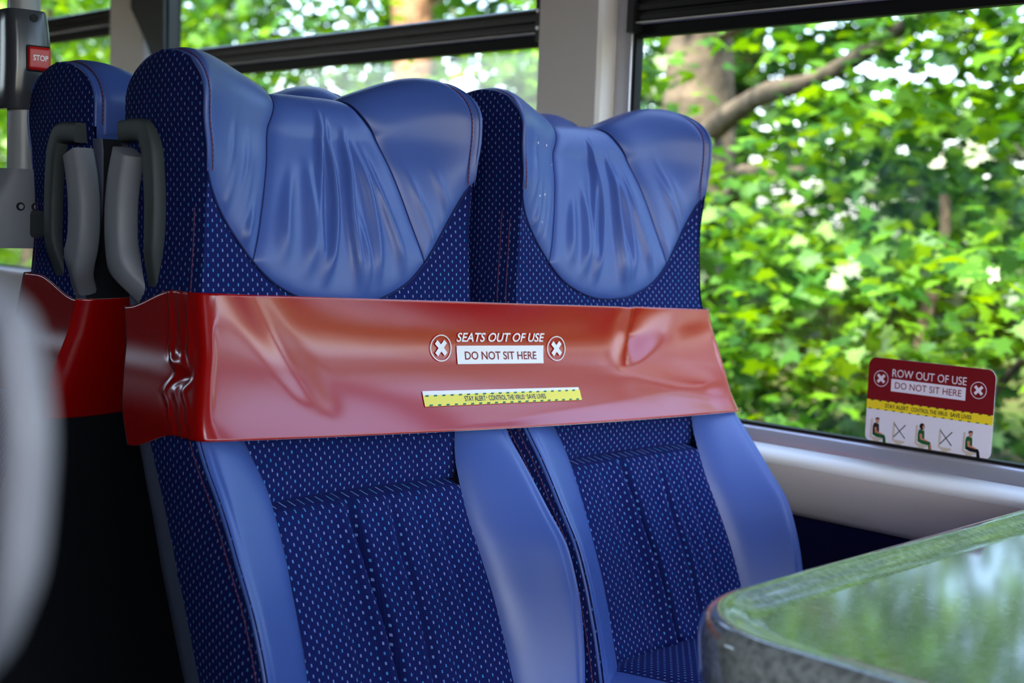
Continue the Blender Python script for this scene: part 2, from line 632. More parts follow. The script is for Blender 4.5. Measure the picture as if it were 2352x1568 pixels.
class SeatBuilder:
    def __init__(self, xc, mirror_y=None, rot=False, dz=0.0, seed=0, handle=True, handle_dy=0.0, label='', group=None):
        self.xc, self.mirror_y, self.rot, self.dz = xc, mirror_y, rot, dz
        self.rng = np.random.default_rng(seed)
        self.handle_dy = handle_dy
        self.root = empty('passenger_seat', (xc, self.wy(1.21), dz))
        tag(self.root, label, 'seat', group)
        self.build(handle)

    def wy(self, y):
        if self.rot:
            return self.mirror_y - y
        return y if self.mirror_y is None else 2 * self.mirror_y - y

    def loc(self, P):
        """seat coords -> coords local to the root"""
        P = np.array(P, float)
        P[..., 1] = P[..., 1] - 1.21
        if self.rot:
            P[..., 0] *= -1
            P[..., 1] *= -1
        elif self.mirror_y is not None:
            P[..., 1] *= -1
        return P

    @property
    def flipped(self):
        return self.mirror_y is not None and not self.rot

    def patch(self, name, mat, G, off, mbs=None, parent=None, thick=True):
        P = Mmap(G[..., 0], G[..., 1], off)
        mb = MB() if mbs is None else mbs
        mb.grid(self.loc(P), G, flip=self.flipped)
        if mbs is None:
            return mb.build(name, mat, parent or self.root)

    def raw(self, mb, P, UV=None, flip=False, **k):
        mb.grid(self.loc(P), UV, flip=(flip != self.flipped), **k)

    def tube(self, name, mat, pts, r, n=6, mb=None, parent=None):
        P = self.loc(np.array(pts))
        own = mb is None
        mb = mb or MB()
        mb.tube([tuple(p) for p in P], r, n)
        if own:
            return mb.build(name, mat, parent or self.root)

    def build(self, handle):
        rng = self.rng
        ltop = 1.19 - H_TOP + L_ARC + 0.03
        lt = lambda s: z_top(s) - H_TOP + L_ARC + 0.035
        cb = 0.122
        # ---- headrest centre panel with gathered folds
        nu, nv = 110, 120

        def seam_pts(v, sgn):
            l = .994 + (float(lt(.055)) - .994) * v
            return sl(sgn * SEAM(l), l)
        G = coons(lambda u: sl(*bowl_by_t(u, -cb, cb)), lambda u: sl(-.05 + .10 * u, lt(-.05 + .10 * u)),
                  lambda v: seam_pts(v, -1), lambda v: seam_pts(v, 1), nu, nv)
        d = edge_dist(G, 'blr')
        off = 0.006 * (1 - np.exp(-d / 0.007)) - 0.006
        s, l = G[..., 0], G[..., 1]
        off = off - .0022 * sstep(1.12, 1.17, l)
        folds = [(-.020, -.062, .0060, .0040, .985, 1.10), (.006, -.020, .0045, .0055, .975, 1.155), (.020, .012, .0045, .0055, .970, 1.14),
                 (-.038, -.095, .0060, .0035, 1.00, 1.09), (.036, .046, .0055, .0045, .972, 1.13), (.046, .080, .0050, .0045, .985, 1.12),
                 (.014, .030, .0040, .0040, .965, 1.05), (-.006, -.042, .0040, .0030, .985, 1.17)]
        for st, sb, w, a, z0, z1 in folds:
            st = st + rng.normal(0, .004)
            sb = sb + rng.normal(0, .006)
            f = np.clip((1.16 - l) / .19, -.3, 1.1)
            sc = st + (sb - st) * f + 0.004 * np.sin(l * 30 + st * 200)
            ww = w * (0.8 + .5 * f)
            win = sstep(z0 - .015, z0 + .03, l) * (1 - sstep(z1 - .05, z1 + .02, l))
            off = off + 1.9 * a * win * np.exp(-((s - sc) / (1.2 * ww)) ** 2) * np.clip(d / .012, 0, 1)
        self.patch('headrest_panel', VINYL, G, off)
        # ---- headrest wings
        for sg in (-1, 1):
            hwE = float(HW(L_E))
            def Bt(u):
                ss, ll = bowl_by_t(u, cb, hwE)
                return sl(ss, ll)
            def Tp(u):
                s_ = .05 + (.186 - .05) * u
                return sl(s_, lt(s_))
            def Lf(v):
                return seam_pts(v, 1)
            lE0 = float(BOWL(hwE))
            def Rt(v):
                l_ = lE0 + (float(lt(.186)) - lE0) * v
                return sl(HW(np.minimum(l_, 1.22)) + np.zeros_like(l_), l_)
            G = coons(Bt, Tp, Lf, Rt, 56, 110)
            d = edge_dist(G, 'bl')
            de = edge_dist(G, 'r')
            off = 0.008 * (1 - np.exp(-d / 0.010)) - 0.006
            off = off * (0.25 + .75 * sstep(0, .018, de)) - .0015 * np.exp(-(de - .0075) ** 2 / .0018 ** 2)
            s, l = G[..., 0], G[..., 1]
            # small gathers along the seam
            for k in range(6):
                z0 = rng.uniform(1.01, 1.12)
                s0 = .125 + rng.uniform(-.01, .03)
                off = off + .0022 * np.exp(-(((s - s0) + (l - z0) * .35) / .0045) ** 2 - ((l - z0) / .030) ** 2) * np.clip(d / .01, 0, 1)
            G = G.copy()
            G[..., 0] *= sg
            if sg < 0:
                G = G[:, ::-1]
                off = off[:, ::-1]
            self.patch('headrest_wing', VINYL, G, off)
            l_ = np.linspace(.994, float(lt(.055)) - .02, 60)
            self.tube('seam', SEAM_DARK, Mmap(sg * SEAM(l_), l_, -.0058), .0011, 6)
            sb = np.linspace(.001, hwE, 50)
            self.tube('seam', SEAM_DARK, Mmap(sg * sb, BOWL(sb), -.0042), .0012, 6)
        # ---- fabric yoke below the headrest and upper back panel
        mb = MB()
        hwE = float(HW(L_E))
        lE0 = float(BOWL(hwE))
        def side(v, sg):
            l_ = .86 + (lE0 - .86) * v
            return sl(sg * HW(l_), l_)
        G = coons(lambda u: sl((2 * u - 1) * float(HW(.86)), .86), lambda u: sl(*bowl_by_t(u, -hwE, hwE)),
                  lambda v: side(v, -1), lambda v: side(v, 1), 80, 40)
        d = edge_dist(G, 't')
        s, l = G[..., 0], G[..., 1]
        off = 0.004 * (1 - np.exp(-d / 0.008)) - 0.006
        off = off + .002 * np.exp(-((s - .02) / .006) ** 2) * sstep(.99, .93, l)
        self.patch('back_cover', FABRIC, G, off, mb)
        # chest panel: from under the band to the cross seam
        zs = .737
        G = coons(lambda u: sl((2 * u - 1) * (float(BOLI(zs)) + .007), zs + 0 * u), lambda u: sl((2 * u - 1) * (float(BOLI(.865)) + .007), .865),
                  lambda v: sl(-BOLI(zs + (.865 - zs) * v) - .007, zs + (.865 - zs) * v),
                  lambda v: sl(BOLI(zs + (.865 - zs) * v) + .007, zs + (.865 - zs) * v), 70, 40)
        d = edge_dist(G, 'lr')
        s, l = G[..., 0], G[..., 1]
        off = 0.004 * (1 - np.exp(-d / 0.01)) - 0.008 - .017 * np.exp(-np.maximum(l - zs, 0) / .022)
        off = off - .0022 * np.exp(-((np.abs(s + .002) - .088) / .004) ** 2)
        self.patch('back_cover', FABRIC, G, off, mb)
        # lower panel with pleats
        zb = .44
        G = coons(lambda u: sl((2 * u - 1) * float(BOLI(zb)), zb + 0 * u), lambda u: sl((2 * u - 1) * float(BOLI(zs)), zs + .001),
                  lambda v: sl(-BOLI(zb + (zs - zb) * v), zb + (zs + .001 - zb) * v),
                  lambda v: sl(BOLI(zb + (zs - zb) * v), zb + (zs + .001 - zb) * v), 110, 90)
        d = edge_dist(G, 'lr')
        s, l = G[..., 0], G[..., 1]
        off = 0.007 * (1 - np.exp(-d / 0.012)) - 0.004 - .026 * np.exp(-np.maximum(zs - l, 0) / .0024)
        off = off + .004 * np.cos(s / .13 * PI / 2)
        for (s0, a, w) in ((-.034 + rng.normal(0, .004), .0220, .0064), (.030 + rng.normal(0, .005), .0085, .0056),
                           (-.082, .0028, .005), (.086, .0028, .005), (.060 + rng.normal(0, .004), .0022, .005)):
            drift = s0 + (zs - l) * (.10 if s0 < 0 else .05)
            ramp = .35 + .65 * sstep(0, .06, zs - l)
            off = off - a * ramp * np.exp(-((s - drift) / w) ** 2)
            off = off + .52 * a * ramp * np.exp(-((s - drift + 2.2 * w) / (1.6 * w)) ** 2)
        self.patch('back_cover', FABRIC, G, off, mb)
        cover = mb.build('back_cover', FABRIC, self.root)
        # ---- lower vinyl side bolsters
        for sg in (-1, 1):
            z0, z1 = .40, .885
            G = coons(lambda u: sl(float(BOLI(z0)) + (float(HW(z0)) - float(BOLI(z0))) * u, z0 + 0 * u),
                      lambda u: sl(float(BOLI(.87)) + (float(HW(.87)) - float(BOLI(.87))) * u, z1 - .015 + 0 * u),
                      lambda v: sl(BOLI(z0 + (z1 - .015 - z0) * v), z0 + (z1 - .015 - z0) * v),
                      lambda v: sl(HW(z0 + (z1 - .015 - z0) * v), z0 + (z1 - .015 - z0) * v), 36, 90)
            dl, dr = edge_dist(G, 'l'), edge_dist(G, 'r')
            off = 0.016 * (1 - np.exp(-dl / 0.014)) - .005
            off = off - .010 * np.exp(-dr / .010) - .0015 * np.exp(-((dr - .0075) / .0018) ** 2)
            G = G.copy()
            G[..., 0] *= sg
            if sg < 0:
                G, off = G[:, ::-1], off[:, ::-1]
            self.patch('side_bolster', VINYL, G, off)
        # ---- fabric side panels
        for sg in (-1, 1):
            zz = np.concatenate([np.linspace(.40, 1.13, 60), 1.13 + (float(z_top(.19)) - 1.13) * np.sin(np.linspace(.03, 1, 26) * PI / 2)])
            s_ = HW(zz)
            l0 = float(z_top(.19)) - H_TOP
            ym = 1.304
            k = np.sqrt(np.clip(1 - (np.maximum(zz - l0, 0) / H_TOP) ** 2, 0, 1))
            yf = np.where(zz < l0, YE(zz), ym - (ym - float(YE(l0))) * k)
            yb = np.where(zz < l0, YB(zz), ym + (float(YB(l0)) - ym) * k)
            a = np.linspace(0, 1, 16)
            Y = yf[:, None] * (1 - a) + yb[:, None] * a
            bulge = .007 * np.sin(PI * a)[None] ** .6 * np.ones_like(Y)
            bulge = bulge - .0020 * np.exp(-((Y - (yf[:, None] + .022)) / .0022) ** 2) * (zz[:, None] < 1.06)
            P = np.stack([sg * (s_[:, None] + bulge), Y, np.broadcast_to(zz[:, None], Y.shape)], -1)
            UV = np.stack([Y, np.broadcast_to(zz[:, None], Y.shape)], -1)
            mb = MB()
            self.raw(mb, P, UV, flip=(sg < 0) != True)
            pn = mb.build('side_panel', FABRIC, self.root)
            # piping along the front edge, over the top and down the back
            l_ = np.linspace(L_E - .006, float(lt(.186)) - .01, 60)
            E = Mmap(sg * (HW(np.minimum(l_, 1.22)) + .0005), l_, -.001)
            self.tube('piping', VINYL, E, np.interp(np.arange(60), [0, 8, 59], [.0003, .0024, .0024]), 8)
            E2 = Mmap(sg * (HW(np.minimum(l_, 1.22)) - .0078), l_, .0006)
            self.tube('stitching', STITCH, E2, .0008, 5)
            zl = np.linspace(.40, .86, 50)
            E = Mmap(sg * (HW(zl) + .0005), zl, -.004)
            self.tube('piping', VINYL, E, .0024, 8)
            E2 = Mmap(sg * (HW(zl) - .0078), zl, .0008)
            self.tube('stitching', STITCH, E2, .0008, 5)
            # twin red stitch rows on the fabric side
            mb = MB()
            for dy in (.015, .029):
                zl = np.linspace(.42, 1.06, 60) if dy > .02 else np.linspace(.42, 1.05, 60)
                aa = dy / (YB(zl) - YE(zl))
                P = np.stack([sg * (HW(zl) + .007 * np.sin(PI * aa) ** .6 + .0003), YE(zl) + dy, zl], -1)
                self.tube('', None, P, .0006, 5, mb)
                if sg * 1 < 0 and self.xc < 1.2:
                    break
            mb.build('stitching', STITCH, self.root)
        # ---- back of the headrest (vinyl) and plastic shell
        zz = np.linspace(1.06, 1.165, 14)
        ss = np.linspace(-.187, .187, 30)
        S, Z = np.meshgrid(ss, zz)
        P = np.stack([S, YB(Z) - .001 + .006 * np.cos(S / .187 * PI / 2), Z], -1)
        mb = MB()
        self.raw(mb, P, np.stack([S, Z], -1), flip=True)
        mb.build('headrest_back', VINYL, self.root)
        zz = np.linspace(.30, 1.125, 60)
        rows = []
        for z in zz:
            h = float(HW(min(max(z, .40), 1.2))) + .0035
            yb_ = float(YB(z)) + .007
            ys_ = min(float(YS(z)), yb_)
            n = 5
            row = [(-h + .006, ys_ - .001, z)]
            row += [(-h - .002, ys_ + (yb_ - .012 - ys_) * t if yb_ - .012 > ys_ else min(ys_, yb_), z) for t in np.linspace(0, 1, n)]
            row += [(-h + .008, yb_ + .002, z)]
            row += [(x, yb_ + .010 * math.cos(x / h * PI / 2) + .002, z) for x in np.linspace(-h * .85, h * .85, 14)]
            row += [(h - .008, yb_ + .002, z)]
            row += [(h + .002, ys_ + (yb_ - .012 - ys_) * t if yb_ - .012 > ys_ else min(ys_, yb_), z) for t in np.linspace(1, 0, n)]
            row += [(h - .006, ys_ - .001, z)]
            rows.append(row)
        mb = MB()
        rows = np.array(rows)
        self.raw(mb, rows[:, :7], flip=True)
        self.raw(mb, rows[:, 6:-6], flip=True, mi=1)  # back face blackened to paint in shade; same shell plastic as the sides
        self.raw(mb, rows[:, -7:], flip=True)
        mb.build('back_shell', [SHELL, BLACK_AND_SHADE], self.root)
        # ---- seat cushion
        self.cushion()
        if handle:
            self.handle()

    def cushion(self):
        # top profile: (y,z) from rear to front and down the nose
        prof = np.array([(1.10, .492), (1.05, .508), (.98, .515), (.90, .519), (.80, .524), (.72, .528), (.665, .527), (.632, .517), (.615, .495), (.610, .46), (.622, .42)])
        q = np.linspace(0, len(prof) - 1, 60)
        yy = np.interp(q, range(len(prof)), prof[:, 0])
        zz = np.interp(q, range(len(prof)), prof[:, 1])
        arc = np.concatenate([[0], np.cumsum(np.hypot(np.diff(yy), np.diff(zz)))])

        def strip(s0, s1, n, puff, edge_drop=0.0):
            s = np.linspace(s0, s1, n)
            u = np.linspace(0, 1, n)
            d = np.minimum(u, 1 - u) * abs(s1 - s0)
            o = puff * (1 - np.exp(-d / .012)) - .004
            S, A = np.meshgrid(s, arc)
            Y = np.broadcast_to(yy[:, None], S.shape).copy()
            Z = zz[:, None] + o[None]
            k = np.abs(s) / .215
            Z = Z - .004 * (k ** 4)[None] - edge_drop * np.exp(-(.215 - np.abs(s)) / .012)[None]
            nose = np.clip((.66 - Y) / .05, 0, 1)
            Y = Y - nose * o[None]
            return np.stack([S, Y, Z], -1), np.stack([S, A], -1)
        P, UV = strip(-.166, .166, 40, .006)
        mb = MB()
        self.raw(mb, P, UV, flip=True)
        cu = mb.build('seat_cushion', FABRIC, self.root)
        for sg in (-1, 1):
            P, UV = strip(sg * .166, sg * .217, 20, .004, .020)
            mb = MB()
            self.raw(mb, P, UV, flip=(sg > 0))
            P2 = np.stack([np.full((len(yy), 3), sg * .218), np.repeat(yy[:, None], 3, 1), np.stack([P[:, -1, 2], P[:, -1, 2] * .5 + .21, np.full(len(yy), .42)], -1)], -1)
            self.raw(mb, P2, None, flip=(sg > 0))
            mb.build('cushion_bolster', VINYL, self.root)
        # pan and pedestal
        mb = MB()
        for lo, hi in (((-.212, .63, .395), (.212, 1.13, .43)),):
            p = self.loc(np.array([lo, hi]))
            mb.box(np.minimum(p[0], p[1]), np.maximum(p[0], p[1]))
        rounded(mb.build('seat_pan', BLACK_AND_SHADE, self.root, smooth=False), .006)
        mb = MB()
        for lo, hi in (((-.14, .78, 0.0), (.14, 1.04, .40)),):
            p = self.loc(np.array([lo, hi]))
            mb.box(np.minimum(p[0], p[1]), np.maximum(p[0], p[1]))
        rounded(mb.build('pedestal', BLACK_AND_SHADE, self.root, smooth=False), .012)

    def handle(self):
        X = -.199
        # frame: top block, upright and foot, hugging the seat side
        fr = np.array([(1.376, 1.131), (1.345, 1.133), (1.326, 1.130), (1.314, 1.11), (1.308, 1.06), (1.308, 1.01), (1.318, .965), (1.330, .93), (1.333, .90)])
        wf = [.0115, .0115, .0125, .013, .012, .011, .012, .014, .012]
        q = np.linspace(0, len(fr) - 1, 44)
        yc = np.interp(q, range(len(fr)), fr[:, 0])
        zc = np.interp(q, range(len(fr)), fr[:, 1])
        for _ in range(2):
            yc[1:-1] = (yc[:-2] + yc[1:-1] * 2 + yc[2:]) / 4
            zc[1:-1] = (zc[:-2] + zc[1:-1] * 2 + zc[2:]) / 4
        xc = X + .016 * sstep(5, 6.6, q)
        pts = [(x, y, z) for x, y, z in zip(xc, yc, zc)]
        self._ribbon('handle_frame', HANDLEDK, pts, np.interp(q, range(len(fr)), wf), .010)
        dy = self.handle_dy
        bar = np.array([(1.357 + dy, 1.108, .0165), (1.367 + dy, 1.08, .0175), (1.3725 + dy, 1.05, .0178), (1.372 + dy, 1.01, .0178), (1.363 + dy * .8, .98, .019),
                        (1.347 + dy * .4, .955, .0185), (1.334, .93, .012), (1.326, .918, .006)])
        if self.rot:                    # tighter loop on the near seat
            bar = np.array([(1.364, 1.128, .005), (1.374, 1.108, .006), (1.384, 1.080, .0065), (1.379, 1.047, .0065), (1.364, 1.026, .0065), (1.346, 1.010, .006), (1.329, 1.0, .005)])
        q = np.linspace(0, len(bar) - 1, 40)
        yc, zc, w = [np.interp(q, range(len(bar)), bar[:, k]) for k in range(3)]
        for _ in range(3):
            for a in (yc, zc):
                a[1:-1] = (a[:-2] + a[1:-1] * 2 + a[2:]) / 4
        xc = X - .006 + .026 * sstep(3.7, 5.6, q)
        if self.rot:
            xc = X - .015 + .020 * sstep(4.5, 6, q) + .020 * sstep(1.2, 0, q)
        pts = [(x, y, z) for x, y, z in zip(xc, yc, zc)]
        self._ribbon('grab_handle', HANDLE, pts, w, .005 if self.rot else .014)

    def _ribbon(self, name, mat, pts, w, th):
        """rounded bar: centreline in the y-z plane, half width w in-plane, half thickness th across x"""
        pts = np.array(pts)
        rows = []
        n = len(pts)
        for i in range(n):
            t = pts[min(i + 1, n - 1)] - pts[max(i - 1, 0)]
            t /= np.linalg.norm(t)
            nn = np.array([0, -t[2], t[1]])
            ring = []
            for k in range(16):
                a = 2 * PI * k / 16
                ca, sa = math.cos(a), math.sin(a)
                px = math.copysign(abs(ca) ** .42, ca)
                pn = math.copysign(abs(sa) ** .42, sa)
                ring.append(pts[i] + np.array([px * th, 0, 0]) + nn * pn * w[i])
            rows.append(ring)
        mb = MB()
        self.raw(mb, np.array(rows), closed_v=True, flip=True)
        L0 = self.loc(np.array(rows[0]))
        L1 = self.loc(np.array(rows[-1]))
        mb.poly(L0, flip=self.flipped)
        mb.poly(L1, flip=not self.flipped)
        return mb.build(name, mat, self.root)


# ------------------------------------------------------------------ setting: bus shell
def struct(name, mb, mat, parent=None, smooth=False, bevel=None):
    o = mb.build(name, mat, parent, smooth=smooth)
    if parent is None:
        o['kind'] = 'structure'
    if bevel:
        rounded(o, bevel)
    return o


WX, LX = 1.75, -0.80
YF, YR = -4.2, 6.2
m = MB(); m.box((LX - .05, YF, -.06), (WX + .03, YR, 0)); struct('floor', m, FLOOR)
m = MB(); m.box((LX - .05, YF, 2.08), (WX + .05, YR, 2.14)); struct('ceiling', m, CEIL)
# right wall: carpet below, warm panel with ledge, aluminium sill
m = MB(); m.box((WX - .012, YF, 0), (WX + .03, YR, .66)); struct('wall_right', m, CARPET)
prof = [(1.690, .700), (1.694, .708), (1.704, .7135), (1.728, .7215), (1.728, .66), (1.735, .62), (1.722, .622), (1.710, .632), (1.701, .65), (1.694, .676)]
m = MB(); m.extrude_profile(prof[::-1], YF, 3.62); o = struct('trim_1', m, PANEL, smooth=True)
mm = MB(); mm.extrude_profile([(1.7275, .7222), (1.7275, .7135), (1.708, .7075), (1.700, .7065), (1.691, .7005), (1.6885, .7015), (1.693, .7095), (1.704, .7160)][::-1], YF, 3.62)
o2 = mm.build('ledge', WHITE_TRIM, o, smooth=True)
m = MB(); m.extrude_profile([(1.727, .70), (1.727, .7225), (1.731, .7275), (1.737, .739), (1.744, .744), (1.78, .744), (1.78, .70)], YF, 3.62); struct('trim_2', m, ALU, smooth=True)
# upper wall (cant rail) and end panels
m = MB(); m.box((WX - .02, YF, 1.87), (WX + .05, YR, 2.10)); struct('trim_3', m, BLACK_AND_SHADE)
# wheel-arch panel further back: higher cream wall
m = MB(); m.box((1.70, 3.62, .60), (WX + .03, YR, .853)); struct('wall_back_right', m, PANEL, bevel=.01)
# left wall, unseen; closed off beside the seats to block side light
m = MB(); m.box((LX - .05, YF, 0), (LX, YR, .80)); m.box((LX - .05, -.3, .80), (LX, 3.9, 1.8)); m.box((LX - .05, 3.9, .80), (LX, YR, 1.45)); m.box((LX - .05, YF, 1.80), (LX, YR, 2.10)); struct('wall_left', m, BLACK_AND_SHADE)
m = MB(); m.box((LX, YR - .04, 0), (WX, YR, 2.1)); struct('wall_back', m, BLACK_AND_SHADE)
m = MB(); m.box((LX, YF, 0), (WX, YF + .04, .7)); struct('wall_front', m, BLACK_AND_SHADE)

# ---- pillars
def pillar(n, ya, yb, top=1.90):
    """cloth-covered pillar between two windows, from ya to yb along the bus"""
    m = MB()
    prof = [(1.70, ya + .006), (1.706, ya), (1.7405, ya - .002), (1.7405, yb + .002), (1.706, yb), (1.70, yb - .006)]
    P = [[(x, y, z) for x, y in prof] for z in (.70, top)]
    m.grid(P, closed_v=True, flip=False)
    o = struct('trim_%d' % n, m, PILLAR)
    return o


pillar(4, 1.541, 1.690)
pillar(5, 3.052, 3.22)
pillar(6, -.35, -.20)
pillar(7, 4.9, 5.05)
pillar(8, -2.1, -1.95)


def window(n, ya, yb, z0=.744, rail=1.369, top=1.88, lever=None, hopper=True):
    root = empty('window_%d' % n, (WX, (ya + yb) / 2, z0))
    root['kind'] = 'structure'
    og = (WX, (ya + yb) / 2, z0)
    m = MB(); m.grid([[(WX + .004, ya, z0 - .02), (WX + .004, ya, top)], [(WX + .004, yb, z0 - .02), (WX + .004, yb, top)]])
    m.build('pane', GLASS, root, smooth=False, origin=og)
    # gasket all round the fixed pane
    m = MB()
    m.box((WX - .006, ya - .001, z0 - .004), (WX + .012, yb + .001, z0 + .004))
    m.box((WX - .006, ya, z0), (WX + .012, ya + .006, top))
    m.box((WX - .006, yb - .006, z0), (WX + .012, yb, top))
    m.build('gasket', GASKET, root, smooth=False, origin=og)
    # side aluminium channel
    m = MB()
    m.box((WX - .012, ya - .034, z0), (WX + .01, ya, top))
    m.box((WX - .012, yb, z0), (WX + .01, yb + .034, top))
    rounded(m.build('side_channel', ALU, root, smooth=False, origin=og), .003)
    if hopper:
        m = MB()
        m.box((WX - .004, ya, rail - .010), (WX + .012, yb, rail + .016))
        m.build('glazing_band', GASKET, root, smooth=False, origin=og)
        # ribbed rail of the tilting top light
        pr = [(1.749, rail + .0125), (1.733, rail + .0125), (1.730, rail + .015), (1.730, rail + .024), (1.735, rail + .026), (1.735, rail + .029),
              (1.728, rail + .031), (1.728, rail + .040), (1.733, rail + .042), (1.733, rail + .045), (1.729, rail + .047), (1.729, rail + .052),
              (1.738, rail + .056), (1.749, rail + .056)]
        m = MB()
        m.extrude_profile(pr, ya + .016, yb - .004)
        m.build('hopper_rail', RAIL, root, smooth=False, origin=og)
        m = MB(); m.box((1.7285, ya + .016, rail + .0105), (1.7465, yb - .004, rail + .0125))
        m.build('rail_lip', WHITE_TRIM, root, smooth=False, origin=og)
        m = MB()
        m.box((1.722, ya + .002, rail - .004), (1.748, ya + .016, top))
        m.box((1.722, yb - .016, rail - .004), (1.748, yb - .002, top))
        b = m.build('hopper_stile', RAIL, root, smooth=False, origin=og)
        m = MB()
        for z in (rail + .018, rail + .048):
            m.tube([(1.7215, ya + .009, z), (1.719, ya + .009, z)], .0035, 8)
        m.build('rivet', ALU, b, origin=(0, 0, 0)).location = (-og[0], -og[1], -og[2])
        b.location = (0, 0, 0)
    return root


window(1, -.20 + .034, 1.541 - .036)
window(2, 1.690 + .010, 3.052 - .07)
window(3, 3.22 + .02, 4.87, z0=.856, rail=1.50)
window(4, -1.92, -.385)
window(5, -4.0, -2.14)
# hanging latch on window 2 at the top corner
m = MB(); m.extrude_profile([(1.728, 1.56), (1.716, 1.555), (1.712, 1.452), (1.718, 1.436), (1.728, 1.445)], 1.712, 1.732)
lt_o = rounded(m.build('window_latch', RAIL, None, smooth=False), .003)
tag(lt_o, 'black plastic catch hanging at the top corner of the middle window beside the pale pillar', 'latch')

# left side windows (light for the cabin)
for k, (a, b) in enumerate(((-4.0, -2.1), (-1.95, -.25), (3.9, 6.05))):
    root = empty('window_%d' % (6 + k), (LX, (a + b) / 2, .8))
    root['kind'] = 'structure'
    m = MB(); m.grid([[(LX - .02, a, .80), (LX - .02, a, 1.80)], [(LX - .02, b, .80), (LX - .02, b, 1.80)]])
    m.build('pane', GLASS, root, smooth=False, origin=(LX, (a + b) / 2, .8))
    m = MB(); m.box((LX - .05, b, .8), (LX, b + .15, 1.8))
    o = m.build('post', PILLAR, root, smooth=False, origin=(LX, (a + b) / 2, .8))
# windscreen at the front
root = empty('window_9', (0, YF, .7)); root['kind'] = 'structure'
m = MB(); m.grid([[(LX, YF + .02, .7), (WX, YF + .02, .7)], [(LX, YF + .02, 2.08), (WX, YF + .02, 2.08)]])
m.build('pane', GLASS, root, smooth=False, origin=(0, YF, .7))

# plinth behind the seats (edge seen in the dark on the left)
m = MB(); m.box((.15, 2.25, 0), (WX - .02, 3.2, .30)); struct('trim_9', m, BLACK_AND_SHADE, bevel=.01)

# grey blind bracket at the head of the second pillar
m = MB()
m.extrude_profile([(1.69, 1.60), (1.745, 1.60), (1.745, 1.40), (1.735, 1.40)], 2.99, 2.994)
P = [[(1.700, 3.10, 1.60), (1.700, 3.10, 1.535), (1.700, 3.03, 1.455), (1.706, 3.00, 1.40)], [(1.700, 2.94, 1.60), (1.702, 2.945, 1.52), (1.706, 2.95, 1.44), (1.710, 2.955, 1.38)]]
m.grid(P)
o = m.build('blind_bracket', HANDLEDK, None, smooth=False)
s_ = o.modifiers.new('solid', 'SOLIDIFY'); s_.thickness = .006
tag(o, 'dark grey tapering plastic cover beside the rear pillar above the seat top', 'bracket')

# ------------------------------------------------------------------ seats
SEAT_A = SeatBuilder(XL, seed=1, label='large blue aisle seat in front with grey side handle and vinyl headrest')
SEAT_B = SeatBuilder(XL + PITCH, seed=2, handle=False, label='blue seat beside the window sill and the grey table')
DROP = simple('clear_water', (214, 222, 240), 0.05, 0.8)
for sd, ld, r in ((-.1251, 1.1514, .0020), (-.1015, 1.1496, .0019), (-.0945, 1.1246, .0011), (-.1402, 1.0814, .0020), (-.1275, 1.0836, .0020), (-.1385, 1.0476, .0016)):
    c = SEAT_B.loc(Mmap(sd, ld, .0020))
    m = MB()
    ring = []
    for i in range(7):
        th = PI * i / 6
        ring.append([(c[0] + r * .6 * math.sin(th) * math.cos(f), c[1] + r * .8 * math.sin(th) * math.sin(f), c[2] - r * math.cos(th)) for f in np.linspace(0, 2 * PI, 13)[:-1]])
    m.grid(ring, closed_v=True, flip=True)
    m.build('water_droplet', DROP, SEAT_B.root)
SEAT_C = SeatBuilder(XL, mirror_y=Y_MIRROR, seed=3, handle_dy=.022, label='rear seat behind the front aisle seat, beside the pole with the red button')
SEAT_D = SeatBuilder(XL + PITCH, mirror_y=Y_MIRROR, seed=4, handle=False, label='rear seat at the window, only its rounded headrest top showing before the pale pillar')
SEAT_E = SeatBuilder(-.070, mirror_y=1.695, rot=True, dz=-.085, seed=5, label='blurred pale handle and seat edge close up at the far left')


# ------------------------------------------------------------------ banners
def banner_zs(x):
    """top and bottom heights of the front banner over world x"""
    t = (x - .735) / (1.618 - .735)
    zt = .9625 - .0335 * t + .0 * t
    zb = .8150 - .0320 * t - .004 * np.sin(PI * np.clip(t, 0, 1))
    return zt, zb


_q = np.linspace(0, 1, 60)
_m = np.interp(_q, [0, .2, .5, .66, .80, 1], [.56, .44, .22, .06, -.07, -.16])
_Y = np.concatenate([[0], np.cumsum((_m[1:] + _m[:-1]) / 2 * np.diff(_q))])
_Y *= .035 / _Y[-1]
SAG = Curve(dict(zip(_q.tolist(), _Y.tolist())))


def bulge(x, q):
    """gentle shape of the stretched front face (metres towards the seat, +y)"""
    t = np.clip((x - .735) / (1.618 - .735), 0, 1)
    env = np.sin(PI * t) ** .7
    # stretched cloth: upright along the top hem, laid back towards the bottom hem
    y = env ** .6 * (SAG(q) - .042 * q - .006)
    # fold running down from the top left
    y += -.0035 * np.exp(-((x - (.80 + .10 * (1 - q))) / .022) ** 2) * sstep(.05, .35, q)
    # triangular dent below the top edge near the right seat
    xd = 1.408 + .022 * np.clip((q - .45) / .55, 0, 1)
    w = .004 + .030 * np.clip((q - .42) / .58, 0, 1)
    dx = x - xd
    side = np.where(dx > 0, np.exp(-(dx / (2.6 * w)) ** 2), np.exp(-(dx / (.22 * w)) ** 2))
    y += .015 * side * sstep(.42, .75, q)
    y += -.005 * np.exp(-((x - xd + .014) / .016) ** 2) * sstep(.35, .7, q)
    # soft diagonal sag from the dent to the lower right corner
    y += .004 * np.exp(-(((q - .30) - (x - 1.45) * -1.2) / .13) ** 2) * sstep(1.34, 1.48, x) * (1 - sstep(1.56, 1.61, x))
    return y


def face_y(z, q):
    """stretched face: never behind the seat edge, straight from hem to hem elsewhere"""
    return np.minimum(YE(z), YE(z - (z - .80)) * (1 - q) + 1.226 * q) - .0105


